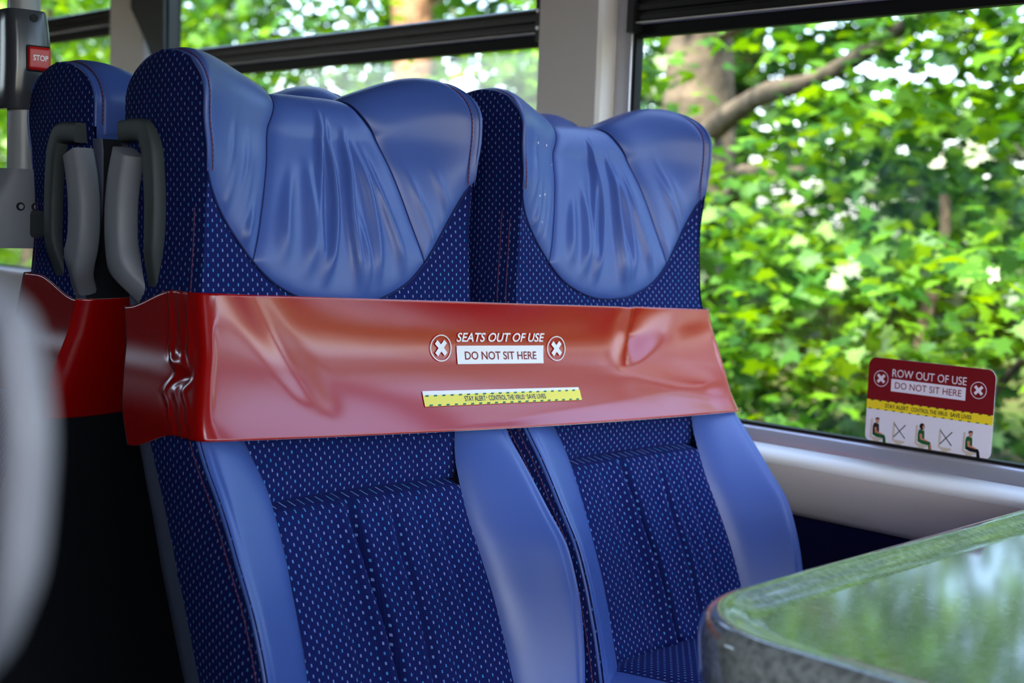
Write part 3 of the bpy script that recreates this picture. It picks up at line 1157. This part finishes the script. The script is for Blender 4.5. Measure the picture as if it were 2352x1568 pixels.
def banner_y(x, z):
    zt, zb = banner_zs(x)
    q = np.clip((z - zb) / (zt - zb), 0, 1)
    return face_y(z, q) + bulge(x, q)


def make_banner(name, label, ymirror, printed, group=None):
    xl, xr = XL, XL + PITCH
    root = empty(name, ((xl + xr) / 2, 1.2 if ymirror is None else 2 * ymirror - 1.2, .78))
    tag(root, label, 'banner', group)
    og = np.array(root.location)
    nq = 60
    q = np.linspace(0, 1, nq)
    rows = []
    rc = .014

    def col(kind, t):
        """column of points; kind: ls left side, lc corner, f front, rc corner, rs right side, b back"""
        pts = []
        for qq in q:
            x_ref = {'f': lambda: None}.get(kind)
            if kind == 'f':
                z = None
                # front: t in 0..1 between the two front corners
                zt, zb = banner_zs(.735 + (1.618 - .735) * t)
                z = zb + (zt - zb) * qq
                h = float(HW(z)) + .009
                x0, x1 = xl - h + rc, xr + h - rc
                x = x0 + (x1 - x0) * t
                y = float(face_y(z, qq)) + float(bulge(np.array(x), np.array(qq)))
            elif kind in ('lc', 'rc'):
                sg = -1 if kind == 'lc' else 1
                zt, zb = banner_zs(.735 if sg < 0 else 1.618)
                z = zb + (zt - zb) * qq
                h = float(HW(z)) + .009
                cx = (xl - h + rc) if sg < 0 else (xr + h - rc)
                cy = float(face_y(z, qq)) + rc
                a = t * PI / 2
                x, y = cx + sg * rc * math.sin(a), cy - rc * math.cos(a)
            elif kind in ('ls', 'rs'):
                sg = -1 if kind == 'ls' else 1
                zt, zb = banner_zs(.735 if sg < 0 else 1.618)
                dz = -.024 * sstep(.25, 1, t) if sg < 0 else 0
                z = zb + (zt - zb) * qq
                h = float(HW(z + dz)) + .0095
                y0 = float(face_y(z, qq)) + rc
                y1 = float(YB(z)) + .006
                y = y0 + (y1 - y0) * t
                x = (xl - h) if sg < 0 else (xr + h)
                if sg < 0 and printed:
                    # crumple next to the front corner
                    win = sstep(0, .10, t) * (1 - sstep(.48, .62, t))
                    wob = .008 * math.sin(qq * 17) * (1 - sstep(.55, .68, qq)) + .004 * math.sin(qq * 31 + 1) * (1 - sstep(.5, .62, qq))
                    tw = t * (y1 - y0) + wob
                    rid = 0
                    for c_, a_, w_ in ((.010, .0026, .0050), (.027, .0017, .0055), (.047, .0022, .0040), (.054, -.001, .003)):
                        rid += a_ * math.exp(-((tw - c_) / w_) ** 2)
                    rid *= .75 + .35 * math.sin(qq * 9 + 1.2)
                    rid += .0028 * math.exp(-((qq - .50) / .045) ** 2 - ((tw - .038) / .014) ** 2)
                    rid += -.0025 * math.exp(-((qq - .40) / .05) ** 2 - ((tw - .028) / .010) ** 2)
                    x -= float(win) * rid
                    pass
                z += dz
            else:  # back
                tz = .735 if t < .5 else 1.618
                zt, zb = banner_zs(.735 + (1.618 - .735) * t)
                z = zb + (zt - zb) * qq - .024 * (1 - sstep(0, .3, t))
                h = float(HW(z)) + .009
                x = (xl - h) + (xr - xl + 2 * h) * t
                y = float(YB(z)) + .006 + .016 * math.sin(PI * t) ** .3
            pts.append((x, y, z))
        return pts
    cols = []
    for t in np.linspace(1, 0, 64)[:-1]:
        cols.append(col('ls', t))
    for t in np.linspace(1, 0, 8)[:-1]:
        cols.append(col('lc', t))
    for t in np.linspace(0, 1, 190):
        cols.append(col('f', t))
    for t in np.linspace(0, 1, 8)[1:]:
        cols.append(col('rc', t))
    for t in np.linspace(0, 1, 16)[1:]:
        cols.append(col('rs', t))
    for t in np.linspace(1, 0, 30)[1:-1]:
        cols.append(col('b', t))
    P = np.array(cols)
    if ymirror is not None:
        P[..., 1] = 2 * ymirror - P[..., 1]
    mb = MB()
    mb.grid(P - og, closed_u=True, flip=ymirror is not None)
    o = mb.build('banner_sheet', BANNER, root)
    s = o.modifiers.new('thick', 'SOLIDIFY')
    s.thickness = .0009
    s.offset = -1
    o.data.materials.append(WHITE_INK)
    s.material_offset_rim = 1
    return root, og


def text_mesh(txt, size, bold=0.0, shear=0.0, spacing=1.0):
    cu = bpy.data.curves.new('txt', 'FONT')
    cu.body = txt
    cu.size = size
    cu.shear = shear
    cu.space_character = spacing
    cu.offset = bold
    cu.resolution_u = 4
    ob = bpy.data.objects.new('txt', cu)
    C.objects.link(ob)
    dg = bpy.context.evaluated_depsgraph_get()
    dg.update()
    me = bpy.data.meshes.new_from_object(ob.evaluated_get(dg))
    V = np.array([v.co[:2] for v in me.vertices])
    F = [list(p.vertices) for p in me.polygons]
    bpy.data.objects.remove(ob)
    bpy.data.meshes.remove(me)
    return V, F


class Decal:
    """flat artwork: (a, b) in metres mapped onto a surface by fn"""

    def __init__(self, fn):
        self.fn = fn
        self.v, self.f, self.mi = [], [], []

    def add(self, V, F, lift=0, mi=0):
        b = len(self.v)
        self.v += [self.fn(a, c, lift) for a, c in V]
        self.f += [[b + k for k in q] for q in F]
        self.mi += [mi] * len(F)

    def text(self, txt, x0, x1, z0, z1, slope=0.0, lift=1, mi=0, **k):
        V, F = text_mesh(txt, .1, **k)
        lo, hi = V.min(0), V.max(0)
        a = x0 + (V[:, 0] - lo[0]) / (hi[0] - lo[0]) * (x1 - x0)
        c = z0 + (V[:, 1] - lo[1]) / (hi[1] - lo[1]) * (z1 - z0) + slope * (a - x0)
        self.add(np.stack([a, c], -1), F, lift, mi)

    def quadgrid(self, c00, c10, c11, c01, n=24, k=3, lift=0, mi=0):
        V, F = [], []
        for j in range(k + 1):
            for i in range(n + 1):
                u, v = i / n, j / k
                V.append(((1 - u) * (1 - v) * c00[0] + u * (1 - v) * c10[0] + u * v * c11[0] + (1 - u) * v * c01[0],
                          (1 - u) * (1 - v) * c00[1] + u * (1 - v) * c10[1] + u * v * c11[1] + (1 - u) * v * c01[1]))
        for j in range(k):
            for i in range(n):
                a = j * (n + 1) + i
                F.append([a, a + 1, a + n + 2, a + n + 1])
        self.add(V, F, lift, mi)

    def poly(self, pts, lift=0, mi=0):
        self.add(pts, [list(range(len(pts)))], lift, mi)

    def ring(self, cx, cz, ra, rb, wa, lift=1, mi=0, n=48):
        V, F = [], []
        for i in range(n):
            a = 2 * PI * i / n
            V += [(cx + ra * math.cos(a), cz + rb * math.sin(a)), (cx + (ra - wa) * math.cos(a), cz + (rb - wa) * math.sin(a))]
        for i in range(n):
            j = (i + 1) % n
            F.append([2 * i, 2 * j, 2 * j + 1, 2 * i + 1])
        self.add(V, F, lift, mi)

    def cross(self, cx, cz, L, w, lift=1, mi=0, sx=1.0):
        for sg in (1, -1):
            d = np.array([1, sg]) / math.sqrt(2)
            n = np.array([-d[1], d[0]])
            pts = [d * L + n * w, -d * L + n * w, -d * L - n * w, d * L - n * w]
            self.poly([(cx + p[0] * sx, cz + p[1]) for p in pts], lift + (.4 if sg < 0 else 0), mi)

    def build(self, name, mats, parent, og, flip=False):
        me = bpy.data.meshes.new(name)
        V = np.array(self.v) - og
        F = [q[::-1] for q in self.f] if flip else self.f
        me.from_pydata(V.tolist(), [], F)
        o = link_mesh(name, me, mats, parent, smooth=False)
        if len(mats) > 1:
            me.polygons.foreach_set('material_index', self.mi)
        return o


ban, og = make_banner('seat_banner', 'glossy red banner wrapped round the two front seats, printed seats out of use', None, True)


def on_banner(a, c, lift):
    y = float(banner_y(np.array(a), np.array(c)))
    return (a, y - .0012 - .0003 * lift, c)


d = Decal(on_banner)
d.text('SEATS OUT OF USE', 1.0950, 1.2472, .9002, .9114, slope=-.037, shear=.22, bold=.0016)
d.build('lettering', [WHITE_INK], ban, og)
d = Decal(on_banner)
d.quadgrid((1.0946, .8736), (1.2433, .8675), (1.2461, .8900), (1.0950, .8955))
d.build('white_box', [WHITE_INK], ban, og)
d = Decal(on_banner)
d.text('DO NOT SIT HERE', 1.1075, 1.2315, .8782, .8883, slope=-.042, bold=.0016)
d.build('lettering', [RED_INK], ban, og)
for cx, cz in ((1.0695, .8939), (1.2695, .8852)):
    d = Decal(on_banner)
    d.ring(cx, cz, .0170, .0160, .0013)
    d.cross(cx, cz, .0107, .0030)
    d.build('cross_badge', [WHITE_INK], ban, og)
d = Decal(on_banner)
A, B, Cc, D = (1.0283, .8288), (1.2986, .8186), (1.2991, .8344), (1.0299, .8461)
d.quadgrid(A, B, Cc, D, n=40, k=4)
d.build('slogan_strip', [WHITE_INK], ban, og)
d = Decal(on_banner)
d.quadgrid(A, B, (1.2998, .8315), (1.0293, .8412), n=40, k=4, lift=.6)
d.build('yellow_band', [PALE_YELLOW], ban, og)
d = Decal(on_banner)
for k in range(20):
    for (za, zb_, off) in ((.8288, .8186, 0), (.8394, .8297, .004)):
        a0 = 1.0315 + k * .0133 + (0.0005 if off else .003)
        c0 = za + (zb_ - za) * (a0 - 1.0283) / .2703 + .0003
        if a0 + .008 < 1.298:
            d.poly([(a0, c0), (a0 + .0052, c0 - .0002), (a0 + .0066, c0 + .0016), (a0 + .0014, c0 + .0018)], lift=1.2)
d.build('hazard_dashes', [TEAL], ban, og)['kind'] = 'stuff'
d = Decal(on_banner)
d.text('STAY ALERT', 1.0935, 1.1283, .8305, .8365, slope=-.045, bold=.0022, lift=1.4)
d.text('CONTROL THE VIRUS', 1.1335, 1.1948, .8288, .8348, slope=-.045, bold=.0022, lift=1.4)
d.text('SAVE LIVES', 1.1995, 1.2335, .8262, .8320, slope=-.045, bold=.0022, lift=1.4)
d.poly([(1.1298, .8314), (1.1314, .8327), (1.1298, .8340)], lift=1.4)
d.poly([(1.1960, .8288), (1.1976, .8301), (1.1960, .8314)], lift=1.4)
d.build('lettering', [simple('navy_print', (44, 58, 88), .5, .3)], ban, og)
ban2, og2 = make_banner('seat_banner', 'dark red banner wrapped round the rear seats, in shade behind the front aisle seat', Y_MIRROR, False)

# ------------------------------------------------------------------ window sticker
SX = WX + .0025
st = empty('window_sticker', (SX, .94, .80))
tag(st, 'rectangular row out of use notice stuck low on the right-hand window above the sill', 'sticker')
sog = np.array(st.location)


def on_glass(a, c, lift):
    """a = metres from the sticker's left edge (towards the front of the bus), c = height"""
    return (SX - .0012 - .0003 * lift, 1.032 - a, c)


W_, Z0, Z1 = .194, .7455, .8700


def round_rect(x0, x1, z0, z1, r, corners='1111', n=8):
    pts = []
    for k, (cx, cz, a0) in enumerate(((x1 - r, z1 - r, 0), (x0 + r, z1 - r, 90), (x0 + r, z0 + r, 180), (x1 - r, z0 + r, 270))):
        if corners[k] == '1':
            for i in range(n + 1):
                a = math.radians(a0 + 90 * i / n)
                pts.append((cx + r * math.cos(a), cz + r * math.sin(a)))
        else:
            pts.append(((x1, z1), (x0, z1), (x0, z0), (x1, z0))[k])
    return pts


d = Decal(on_glass); d.poly(round_rect(0, W_, Z0, Z1, .012))
o = d.build('backing', [STICKER], st, sog)
so = o.modifiers.new('t', 'SOLIDIFY'); so.thickness = .0006
d = Decal(on_glass); d.poly(round_rect(0, W_, .8080, Z1, .012, '1100'), lift=1); d.build('red_panel', [RED_PANEL], st, sog)
d = Decal(on_glass); d.poly([(0, .7945), (W_, .7945), (W_, .8082), (0, .8082)], lift=1.5); d.build('yellow_band', [YELLOW], st, sog)
d = Decal(on_glass)
for k in range(15):
    a0 = .006 + k * .0128
    if a0 < W_ - .008:
        d.poly([(a0, .8068), (a0 + .0045, .8068), (a0 + .0058, .8082), (a0 + .0013, .8082)], lift=2)
        d.poly([(a0 - .003, .7945), (a0 + .0015, .7945), (a0 + .0028, .7959), (a0 - .0017, .7959)], lift=2)
d.build('hazard_dashes', [GREEN_INK], st, sog)['kind'] = 'stuff'
d = Decal(on_glass)
d.text('STAY ALERT', .030, .067, .7985, .8043, bold=.0018, lift=2.4)
d.text('CONTROL THE VIRUS', .0715, .1270, .7985, .8043, bold=.0018, lift=2.4)
d.text('SAVE LIVES', .1315, .1630, .7985, .8043, bold=.0018, lift=2.4)
d.build('lettering', [BLACK_INK], st, sog)
d = Decal(on_glass)
d.text('ROW OUT OF USE', .0385, .1525, .8445, .8558, bold=.0004, lift=2)
d.build('lettering', [STICKER], st, sog)
d = Decal(on_glass); d.poly([(.0375, .8235), (.1520, .8235), (.1520, .8415), (.0375, .8415)], lift=2); d.build('white_box', [STICKER], st, sog)
d = Decal(on_glass); d.text('DO NOT SIT HERE', .0440, .1460, .8280, .8375, bold=.0004, lift=3); d.build('lettering', [RED_PANEL], st, sog)
for cx in (.021, .1705):
    d = Decal(on_glass)
    d.ring(cx, .8400, .0118, .0118, .0010, lift=2)
    d.cross(cx, .8400, .0076, .0021, lift=2)
    d.build('cross_badge', [STICKER], st, sog)


def pict_seat(d, a, mi=0):
    d.poly([(a - .0105, .7535), (a - .0075, .7520), (a - .0068, .7790), (a - .0078, .7805), (a - .0100, .7795)], 1.5, mi)
    d.poly([(a - .0085, .7520), (a - .0075, .7545), (a + .0095, .7540), (a + .0098, .7520), (a + .0050, .7500), (a + .0030, .7465), (a - .0045, .7465), (a - .0050, .7500)], 1.6, mi)


def ell(cx, cz, ra, rb, n=16):
    return [(cx + ra * math.cos(2 * PI * i / n), cz + rb * math.sin(2 * PI * i / n)) for i in range(n)]


for k, a in enumerate((.0185, .0545, .0905, .1265, .1625)):
    d = Decal(on_glass)
    pict_seat(d, a)
    d.build('seat_icon', [SEAT_INK], st, sog)
    d = Decal(on_glass)
    if k in (1, 3):
        for sg in (1, -1):
            x0, x1 = a - .008, a + .010
            za, zb_ = (.7580, .7775) if sg > 0 else (.7775, .7580)
            dx, dz = .0005, .0005
            d.poly([(x0 - dx, za + dz * sg), (x0 + dx, za - dz * sg), (x1 + dx, zb_ - dz * sg), (x1 - dx, zb_ + dz * sg)], 3 + .4 * sg)
        d.build('crossing_out', [BLACK_INK], st, sog)
    else:
        top, leg = ((0, 1), None, (1, 1), None, (1, 0))[k]
        # torso, arm, thigh, shin, head, hair
        d.poly([(a - .0060, .7570), (a + .0015, .7555), (a + .0045, .7600), (a + .0040, .7690), (a + .0035, .7735), (a - .0005, .7755), (a - .0048, .7740), (a - .0062, .7690)], 2.2, top)
        d.poly([(a - .0045, .7565), (a - .0040, .7610), (a + .0130, .7590), (a + .0150, .7560), (a + .0165, .7470), (a + .0120, .7470), (a + .0105, .7540), (a + .0010, .7545)], 2.6, (1 if k == 0 else (1 if k == 2 else 0)))
        if k == 2:
            d.poly([(a + .0125, .7560), (a + .0150, .7560), (a + .0172, .7465), (a + .0142, .7465)], 2.9, 2)
        d.poly([(a - .0035, .7680), (a + .0005, .7690), (a + .0010, .7630), (a + .0105, .7600), (a + .0105, .7585), (a - .0020, .7605)], 3.0, 2)
        d.poly(ell(a + .0012, .7785, .0030, .0038), 2.6, 2)
        d.poly([(a + .0002, .7755), (a + .0025, .7755), (a + .0020, .7735), (a - .0005, .7735)], 2.4, 2)
        if k == 2:
            d.poly(ell(a - .0002, .7793, .0040, .0045), 2.9, 0)
            d.poly(ell(a + .0025, .7785, .0020, .0027), 3.2, 2)
        else:
            d.poly([(a - .0022, .7785), (a - .0024, .7815), (a + .0005, .7832), (a + .0042, .7825), (a + .0040, .7808), (a - .0005, .7806)], 3.0, 0)
        d.poly([(a + .0018, .7780), (a + .0042, .7782), (a + .0038, .7757), (a + .0022, .7757)], 3.4, 3)
        d.build('seated_figure', [BLACK_INK, GREEN_INK, SKIN_INK, MASK_INK], st, sog)

# ------------------------------------------------------------------ pole with stop button
PX, PY = .756, 1.648
pole = empty('grab_pole', (PX, PY, .992))
tag(pole, 'grey vertical handrail pole with red stop button at the left edge', 'pole')
pog = (PX, PY, .992)
m = MB(); m.tube([(PX, PY, 1.0), (PX, PY, 1.3), (PX, PY, 1.7), (PX, PY, 2.08)], .0195, 28); m.build('pole_tube', POLE, pole, origin=pog)


def loft(rings):
    m = MB()
    m.grid(rings, closed_v=True, flip=True)
    m.poly(rings[0])
    m.poly(rings[-1], flip=True)
    return m


def sq_ring(cx, cy, z, ax, ay, e=.5, n=32, tilt=0.0):
    out = []
    for k in range(n):
        a = 2 * PI * k / n
        ca, sa = math.cos(a), math.sin(a)
        px, py = math.copysign(abs(ca) ** e, ca) * ax, math.copysign(abs(sa) ** e, sa) * ay
        out.append((cx + px, cy + py, z + tilt * px))
    return out[::-1]


rings = []
for z, ax, ay, ox in ((1.163, .026, .023, .000), (1.168, .0275, .025, .000), (1.19, .0282, .027, .001), (1.215, .0285, .028, .002), (1.245, .0282, .0275, .002),
                      (1.268, .0272, .0255, .001), (1.280, .0262, .024, .000), (1.284, .025, .0225, .000)):
    rings.append(sq_ring(PX - .002 + ox, PY, z, ax, ay, .62))
hs = loft(rings).build('button_housing', HOUSING, pole, origin=pog)
# button on the face that looks towards the camera side
by = PY - .0270
m = MB(); m.box((.7455, by - .002, 1.2085), (.7780, by + .010, 1.2415)); o = m.build('button_surround', BLACK_AND_SHADE, hs, smooth=False, origin=pog); rounded(o, .003, 3)
m = MB(); m.box((.7475, by - .0065, 1.2105), (.7765, by + .010, 1.2395)); o = m.build('stop_button', BUTTON, hs, smooth=False, origin=pog); rounded(o, .004, 4)
d = Decal(lambda a, c, l: (a, by - .0069, c)); d.text('STOP', .7525, .7715, 1.2222, 1.2292, bold=.002); d.build('lettering', [WHITE_INK], hs, np.array(pog))
m = MB(); m.tube([(.757, PY - .0235, 1.274), (.757, PY - .0262, 1.274)], .005, 14); m.build('screw', GASKET, hs, origin=pog)
m = MB(); m.tube([(.757, PY - .0235, 1.176), (.757, PY - .0275, 1.176)], .004, 14); m.build('screw', GASKET, hs, origin=pog)
rings = []
for z, ax, ay, ox in ((.992, .040, .026, -.014), (1.0, .042, .027, -.015), (1.03, .0425, .028, -.016), (1.055, .036, .027, -.010), (1.07, .030, .026, -.004), (1.085, .0275, .0255, -.001), (1.090, .026, .024, 0)):
    rings.append(sq_ring(PX - .002 + ox, PY, z, ax, ay, .55))
cl = loft(rings).build('clamp', HANDLE, pole, origin=pog)
for x in (.7395, .7590):
    m = MB(); m.tube([(x, PY - .0255, 1.0435), (x, PY - .0292, 1.0435)], .0052, 16); sc = m.build('screw', BLACK_AND_SHADE, cl, origin=pog)
    m = MB(); m.tube([(x, PY - .0290, 1.0435), (x, PY - .0302, 1.0435)], .0030, 12); m.build('screw', ALU, cl, origin=pog)
# arm that ties the clamp to the rear seat
m = MB(); m.box((.752, 1.56, 1.005), (.772, 1.70, 1.040)); rounded(m.build('clamp_arm', HANDLEDK, pole, smooth=False, origin=pog), .006)

# ------------------------------------------------------------------ table
TX0, TY1, TZ = .802, .662, .75
tb = empty('bay_table', (1.25, .35, 0))
tag(tb, 'grey speckled glossy table with rounded raised rim at the lower right', 'table')
tog = (1.25, .35, 0)


def table_outline(inset, r, n=14):
    x0, x1, y0, y1 = TX0 + inset, 1.735, .02 + inset, TY1 - inset
    r = max(r - inset, .02)
    pts = [(x1, y1)]
    for cx, cy, a0 in ((x0 + r, y1 - r, 90), (x0 + r, y0 + r, 180)):
        for i in range(n + 1):
            a = math.radians(a0 + 90 * i / n)
            pts.append((cx + r * math.cos(a), cy + r * math.sin(a)))
    pts.append((x1, y0))
    return pts


prof = [(.012, -.062), (.004, -.058), (.001, -.050), (0, -.03), (.000, -.016), (.003, -.006), (.008, -.0015), (.014, 0), (.022, -.0006), (.030, -.004), (.040, -.0075), (.052, -.0085)]
rows = [[(x, y, TZ + dz) for x, y in table_outline(i, .118)] for i, dz in prof]
m = MB(); m.grid(rows, flip=True)
m.poly(rows[-1], flip=False)
m.poly(rows[0], flip=True)
m.poly([r[0] for r in rows], flip=True)
top = m.build('table_top', TABLE, tb, origin=tog)
m = MB(); m.tube([(1.30, .34, 0.0), (1.30, .34, .69)], .03, 20); m.build('table_leg', HOUSING, tb, origin=tog)
m = MB(); m.box((1.2, .24, 0), (1.4, .44, .012)); rounded(m.build('foot_plate', HOUSING, tb, smooth=False, origin=tog), .004)

# ------------------------------------------------------------------ outside: ground, trees
GZ = -.95
m = MB(); m.grid([[(-40, -40, GZ), (-40, 60, GZ)], [(3.0, -40, GZ), (3.0, 60, GZ)]], flip=True); m.build('ground', ROAD, None, smooth=False)['kind'] = 'structure'
m = MB()
xs = np.array([3.0, 3.3, 4.2, 5.5, 7, 9, 12, 18, 30])
zs_ = np.array([-.95, -.85, -.55, -.25, 0.0, .15, .3, .5, .8])
ys = np.linspace(-20, 45, 40)
rr = np.random.default_rng(9)
m.grid([[(x, y, z + rr.normal(0, .06)) for y in ys] for x, z in zip(xs, zs_)], flip=True)
bk = m.build('grass_bank', GRASS, None)
bk['kind'] = 'structure'

LEAF_SHAPE = np.array([(0, -.12), (.10, -.02), (.42, -.22), (.36, .06), (.60, .22), (.30, .34), (.24, .62), (.08, .56), (0, .95),
                       (-.08, .56), (-.24, .62), (-.30, .34), (-.60, .22), (-.36, .06), (-.42, -.22), (-.10, -.02)])


def leaves(name, sprays, size, mats, parent, seed, og, tilt=.45):
    """sprays: list of (cx,cy,cz, rx,ry,rz, count)"""
    g = np.random.default_rng(seed)
    cs = []
    for cx, cy, cz, rx, ry, rz, n in sprays:
        p = g.normal(0, .5, (n, 3)) * (rx, ry, rz)
        p[:, 2] -= .25 * (np.hypot(p[:, 0], p[:, 1])) ** 1.0
        cs.append(p + (cx, cy, cz))
    Cn = np.concatenate(cs)
    n = len(Cn)
    nrm = np.stack([g.normal(-.10, tilt, n), g.normal(0, tilt, n), np.abs(g.normal(.8, .25, n)) + .1], -1)
    nrm /= np.linalg.norm(nrm, axis=1)[:, None]
    rv = g.normal(0, 1, (n, 3))
    t1 = np.cross(nrm, rv)
    t1 /= np.linalg.norm(t1, axis=1)[:, None]
    t2 = np.cross(nrm, t1)
    sz = size * g.uniform(.65, 1.25, n)
    k = len(LEAF_SHAPE)
    a = LEAF_SHAPE[None, :, 0, None]
    b = LEAF_SHAPE[None, :, 1, None]
    bend = -.22 * np.abs(LEAF_SHAPE[None, :, 0, None]) - .12 * LEAF_SHAPE[None, :, 1, None] ** 2
    V = Cn[:, None] + sz[:, None, None] * (t1[:, None] * a + t2[:, None] * b + nrm[:, None] * bend)
    V = (V - og).reshape(-1, 3)
    me = bpy.data.meshes.new(name)
    me.vertices.add(n * k)
    me.vertices.foreach_set('co', V.astype('f').ravel())
    me.loops.add(n * k)
    me.loops.foreach_set('vertex_index', np.arange(n * k, dtype='i'))
    me.polygons.add(n)
    me.polygons.foreach_set('loop_start', np.arange(0, n * k, k, dtype='i'))
    mi = g.integers(0, len(mats), n)
    for mm_ in mats:
        me.materials.append(mm_)
    me.polygons.foreach_set('material_index', mi.astype('i'))
    me.update(calc_edges=True)
    me.validate()
    o = bpy.data.objects.new(name, me)
    C.objects.link(o)
    o.parent = parent
    return o


def limb(mb, p0, p1, r0, r1, wob, seed, n=14):
    g = random.Random(seed)
    p0, p1 = Vector(p0), Vector(p1)
    ph = [g.uniform(0, 6) for _ in range(4)]
    pts, rs = [], []
    for i in range(n):
        t = i / (n - 1)
        p = p0.lerp(p1, t)
        e = math.sin(PI * t)
        p += Vector((math.sin(ph[0] + t * 5), math.sin(ph[1] + t * 6), .6 * math.sin(ph[2] + t * 5))) * wob * e
        pts.append(tuple(p))
        rs.append((r0 + (r1 - r0) * t) * (1 + .08 * math.sin(ph[3] + t * 17)))
    mb.tube(pts, rs, 12)


def tree(name, cat, label, base, trunk, bark, limbs, sprays, size, mats, seed, group=None):
    root = empty(name, base)
    tag(root, label, cat, group)
    og = np.array(base)
    if trunk:
        mb = MB()
        limb(mb, *trunk, seed)
        mb.build('trunk', bark, root, origin=og)
    for k, l in enumerate(limbs):
        mb = MB()
        limb(mb, *l, seed * 31 + k)
        mb.build('branch', bark, root, origin=og)
    leaves('foliage', sprays, size, mats, root, seed, og)
    return root


def cloud(seed, n, xr, yr, zr, rx, ry, rz, cnt, keep=None):
    g = np.random.default_rng(seed)
    out = []
    while len(out) < n:
        c = (g.uniform(*xr), g.uniform(*yr), g.uniform(*zr))
        if keep is None or keep(*c):
            k = g.uniform(.6, 1.3)
            out.append((*c, rx * k, ry * k, rz * k, max(4, int(cnt * k * k))))
    return out


# maple whose boughs hang in front of the right-hand window
tree('maple_tree', 'tree', 'leafy maple with a thick grey trunk seen at the top left of the right-hand window',
     (6.6, 5.15, -.1), ((6.6, 5.15, -.2), (6.7, 5.25, 5.5), .23, .17, .05), BARK,
     [((6.5, 5.0, 1.6), (4.7, 2.6, 1.9), .07, .025, .12), ((6.5, 5.0, 2.2), (5.2, 1.8, 2.6), .08, .03, .12), ((6.5, 5.0, 1.2), (5.2, 3.3, 1.35), .06, .02, .1)],
     cloud(11, 130, (4.2, 5.8), (.8, 4.6), (.95, 2.9), .42, .42, .10, 46, lambda x, y, z: z < 1.35 or not .64 < y / x < .86), .085, [LEAF_A, LEAF_A, LEAF_B], 11)
tree('maple_shrub', 'shrub', 'bright green maple shrub filling the right side of the right-hand window',
     (4.6, 2.4, -.4), ((4.6, 2.4, -.5), (4.7, 2.5, 1.2), .04, .02, .08), BARK,
     [((4.6, 2.4, .2), (4.2, 1.6, 1.0), .02, .008, .06)],
     cloud(12, 170, (3.9, 5.6), (.8, 3.3), (-.6, 1.15), .36, .36, .12, 46), .08, [LEAF_A, LEAF_B], 12)
tree('hazel_shrub', 'shrub', 'mid green leafy shrub just right of the window seat headrest',
     (5.2, 4.0, -.4), ((5.2, 4.0, -.5), (5.3, 4.1, 1.2), .04, .02, .08), BARK, [],
     cloud(13, 150, (4.3, 6.2), (2.9, 5.6), (-.5, 1.45), .38, .38, .12, 46, lambda x, y, z: z < 1.2 or not .64 < y / x < .86), .085, [LEAF_B, LEAF_B, LEAF_C], 13)
# trees behind the middle and far windows
tree('plane_tree', 'tree', 'tree with a sunlit pale brown trunk behind the middle window',
     (8.0, 9.55, -.1), ((8.0, 9.55, -.2), (8.05, 9.6, 7), .20, .17, .06), BARK_WARM,
     [((8, 9.3, 3.0), (6.6, 7.6, 3.6), .07, .03, .15)],
     cloud(14, 230, (6.0, 10.0), (5.6, 13.5), (.0, 5.2), .6, .6, .2, 40, lambda x, y, z: abs((y / x) - 1.19) > .10 or x > 8.4), .13, [LEAF_A, LEAF_B, LEAF_C], 14)
tree('lime_tree', 'tree', 'bright leafy tree beyond the far left window behind the pole',
     (7.5, 16, -.1), ((7.5, 16, -.2), (7.5, 16, 7), .16, .12, .06), BARK,
     [], cloud(15, 200, (5.0, 10.0), (13.0, 22), (-.2, 5.5), .8, .8, .3, 40), .17, [LEAF_A, LEAF_A, LEAF_B], 15)
# darker trees further off
k = 0
for (x, y, lab) in ((11, 4.0, 'dark tree far behind the maple shrub in the right-hand window'), (11.5, 8.5, 'dark tree behind the grey maple trunk'),
                    (12, 14, 'dark tree far behind the sunlit trunk of the middle window'),
                    (12.5, 20, 'dark tree far off beyond the far left window'), (13, 27, 'dark tree furthest back along the road to the left')):
    k += 1
    tree('woodland_tree', 'tree', lab, (x, y, .2), ((x, y, .1), (x + .1, y, 7), .2, .14, .1), BARK, [],
         cloud(20 + k, 260, (x - 1.4, x + 2.4), (y - 3.2, y + 3.2), (.1, 8.5), .9, .9, .35, 34), .22, [LEAF_C, LEAF_C, LEAF_B], 20 + k)
# trees ahead along the road, outside the picture but mirrored in the table and the band
tree('roadside_tree', 'tree', 'bright roadside tree ahead of the right-hand window', (5.5, -1.2, -.3), ((5.5, -1.2, -.4), (5.5, -1.2, 5), .12, .08, .05), BARK, [],
     cloud(31, 230, (4.2, 6.6), (-4.0, .9), (-.3, 3.3), .6, .6, .25, 40), .13, [LEAF_A, LEAF_B], 31)
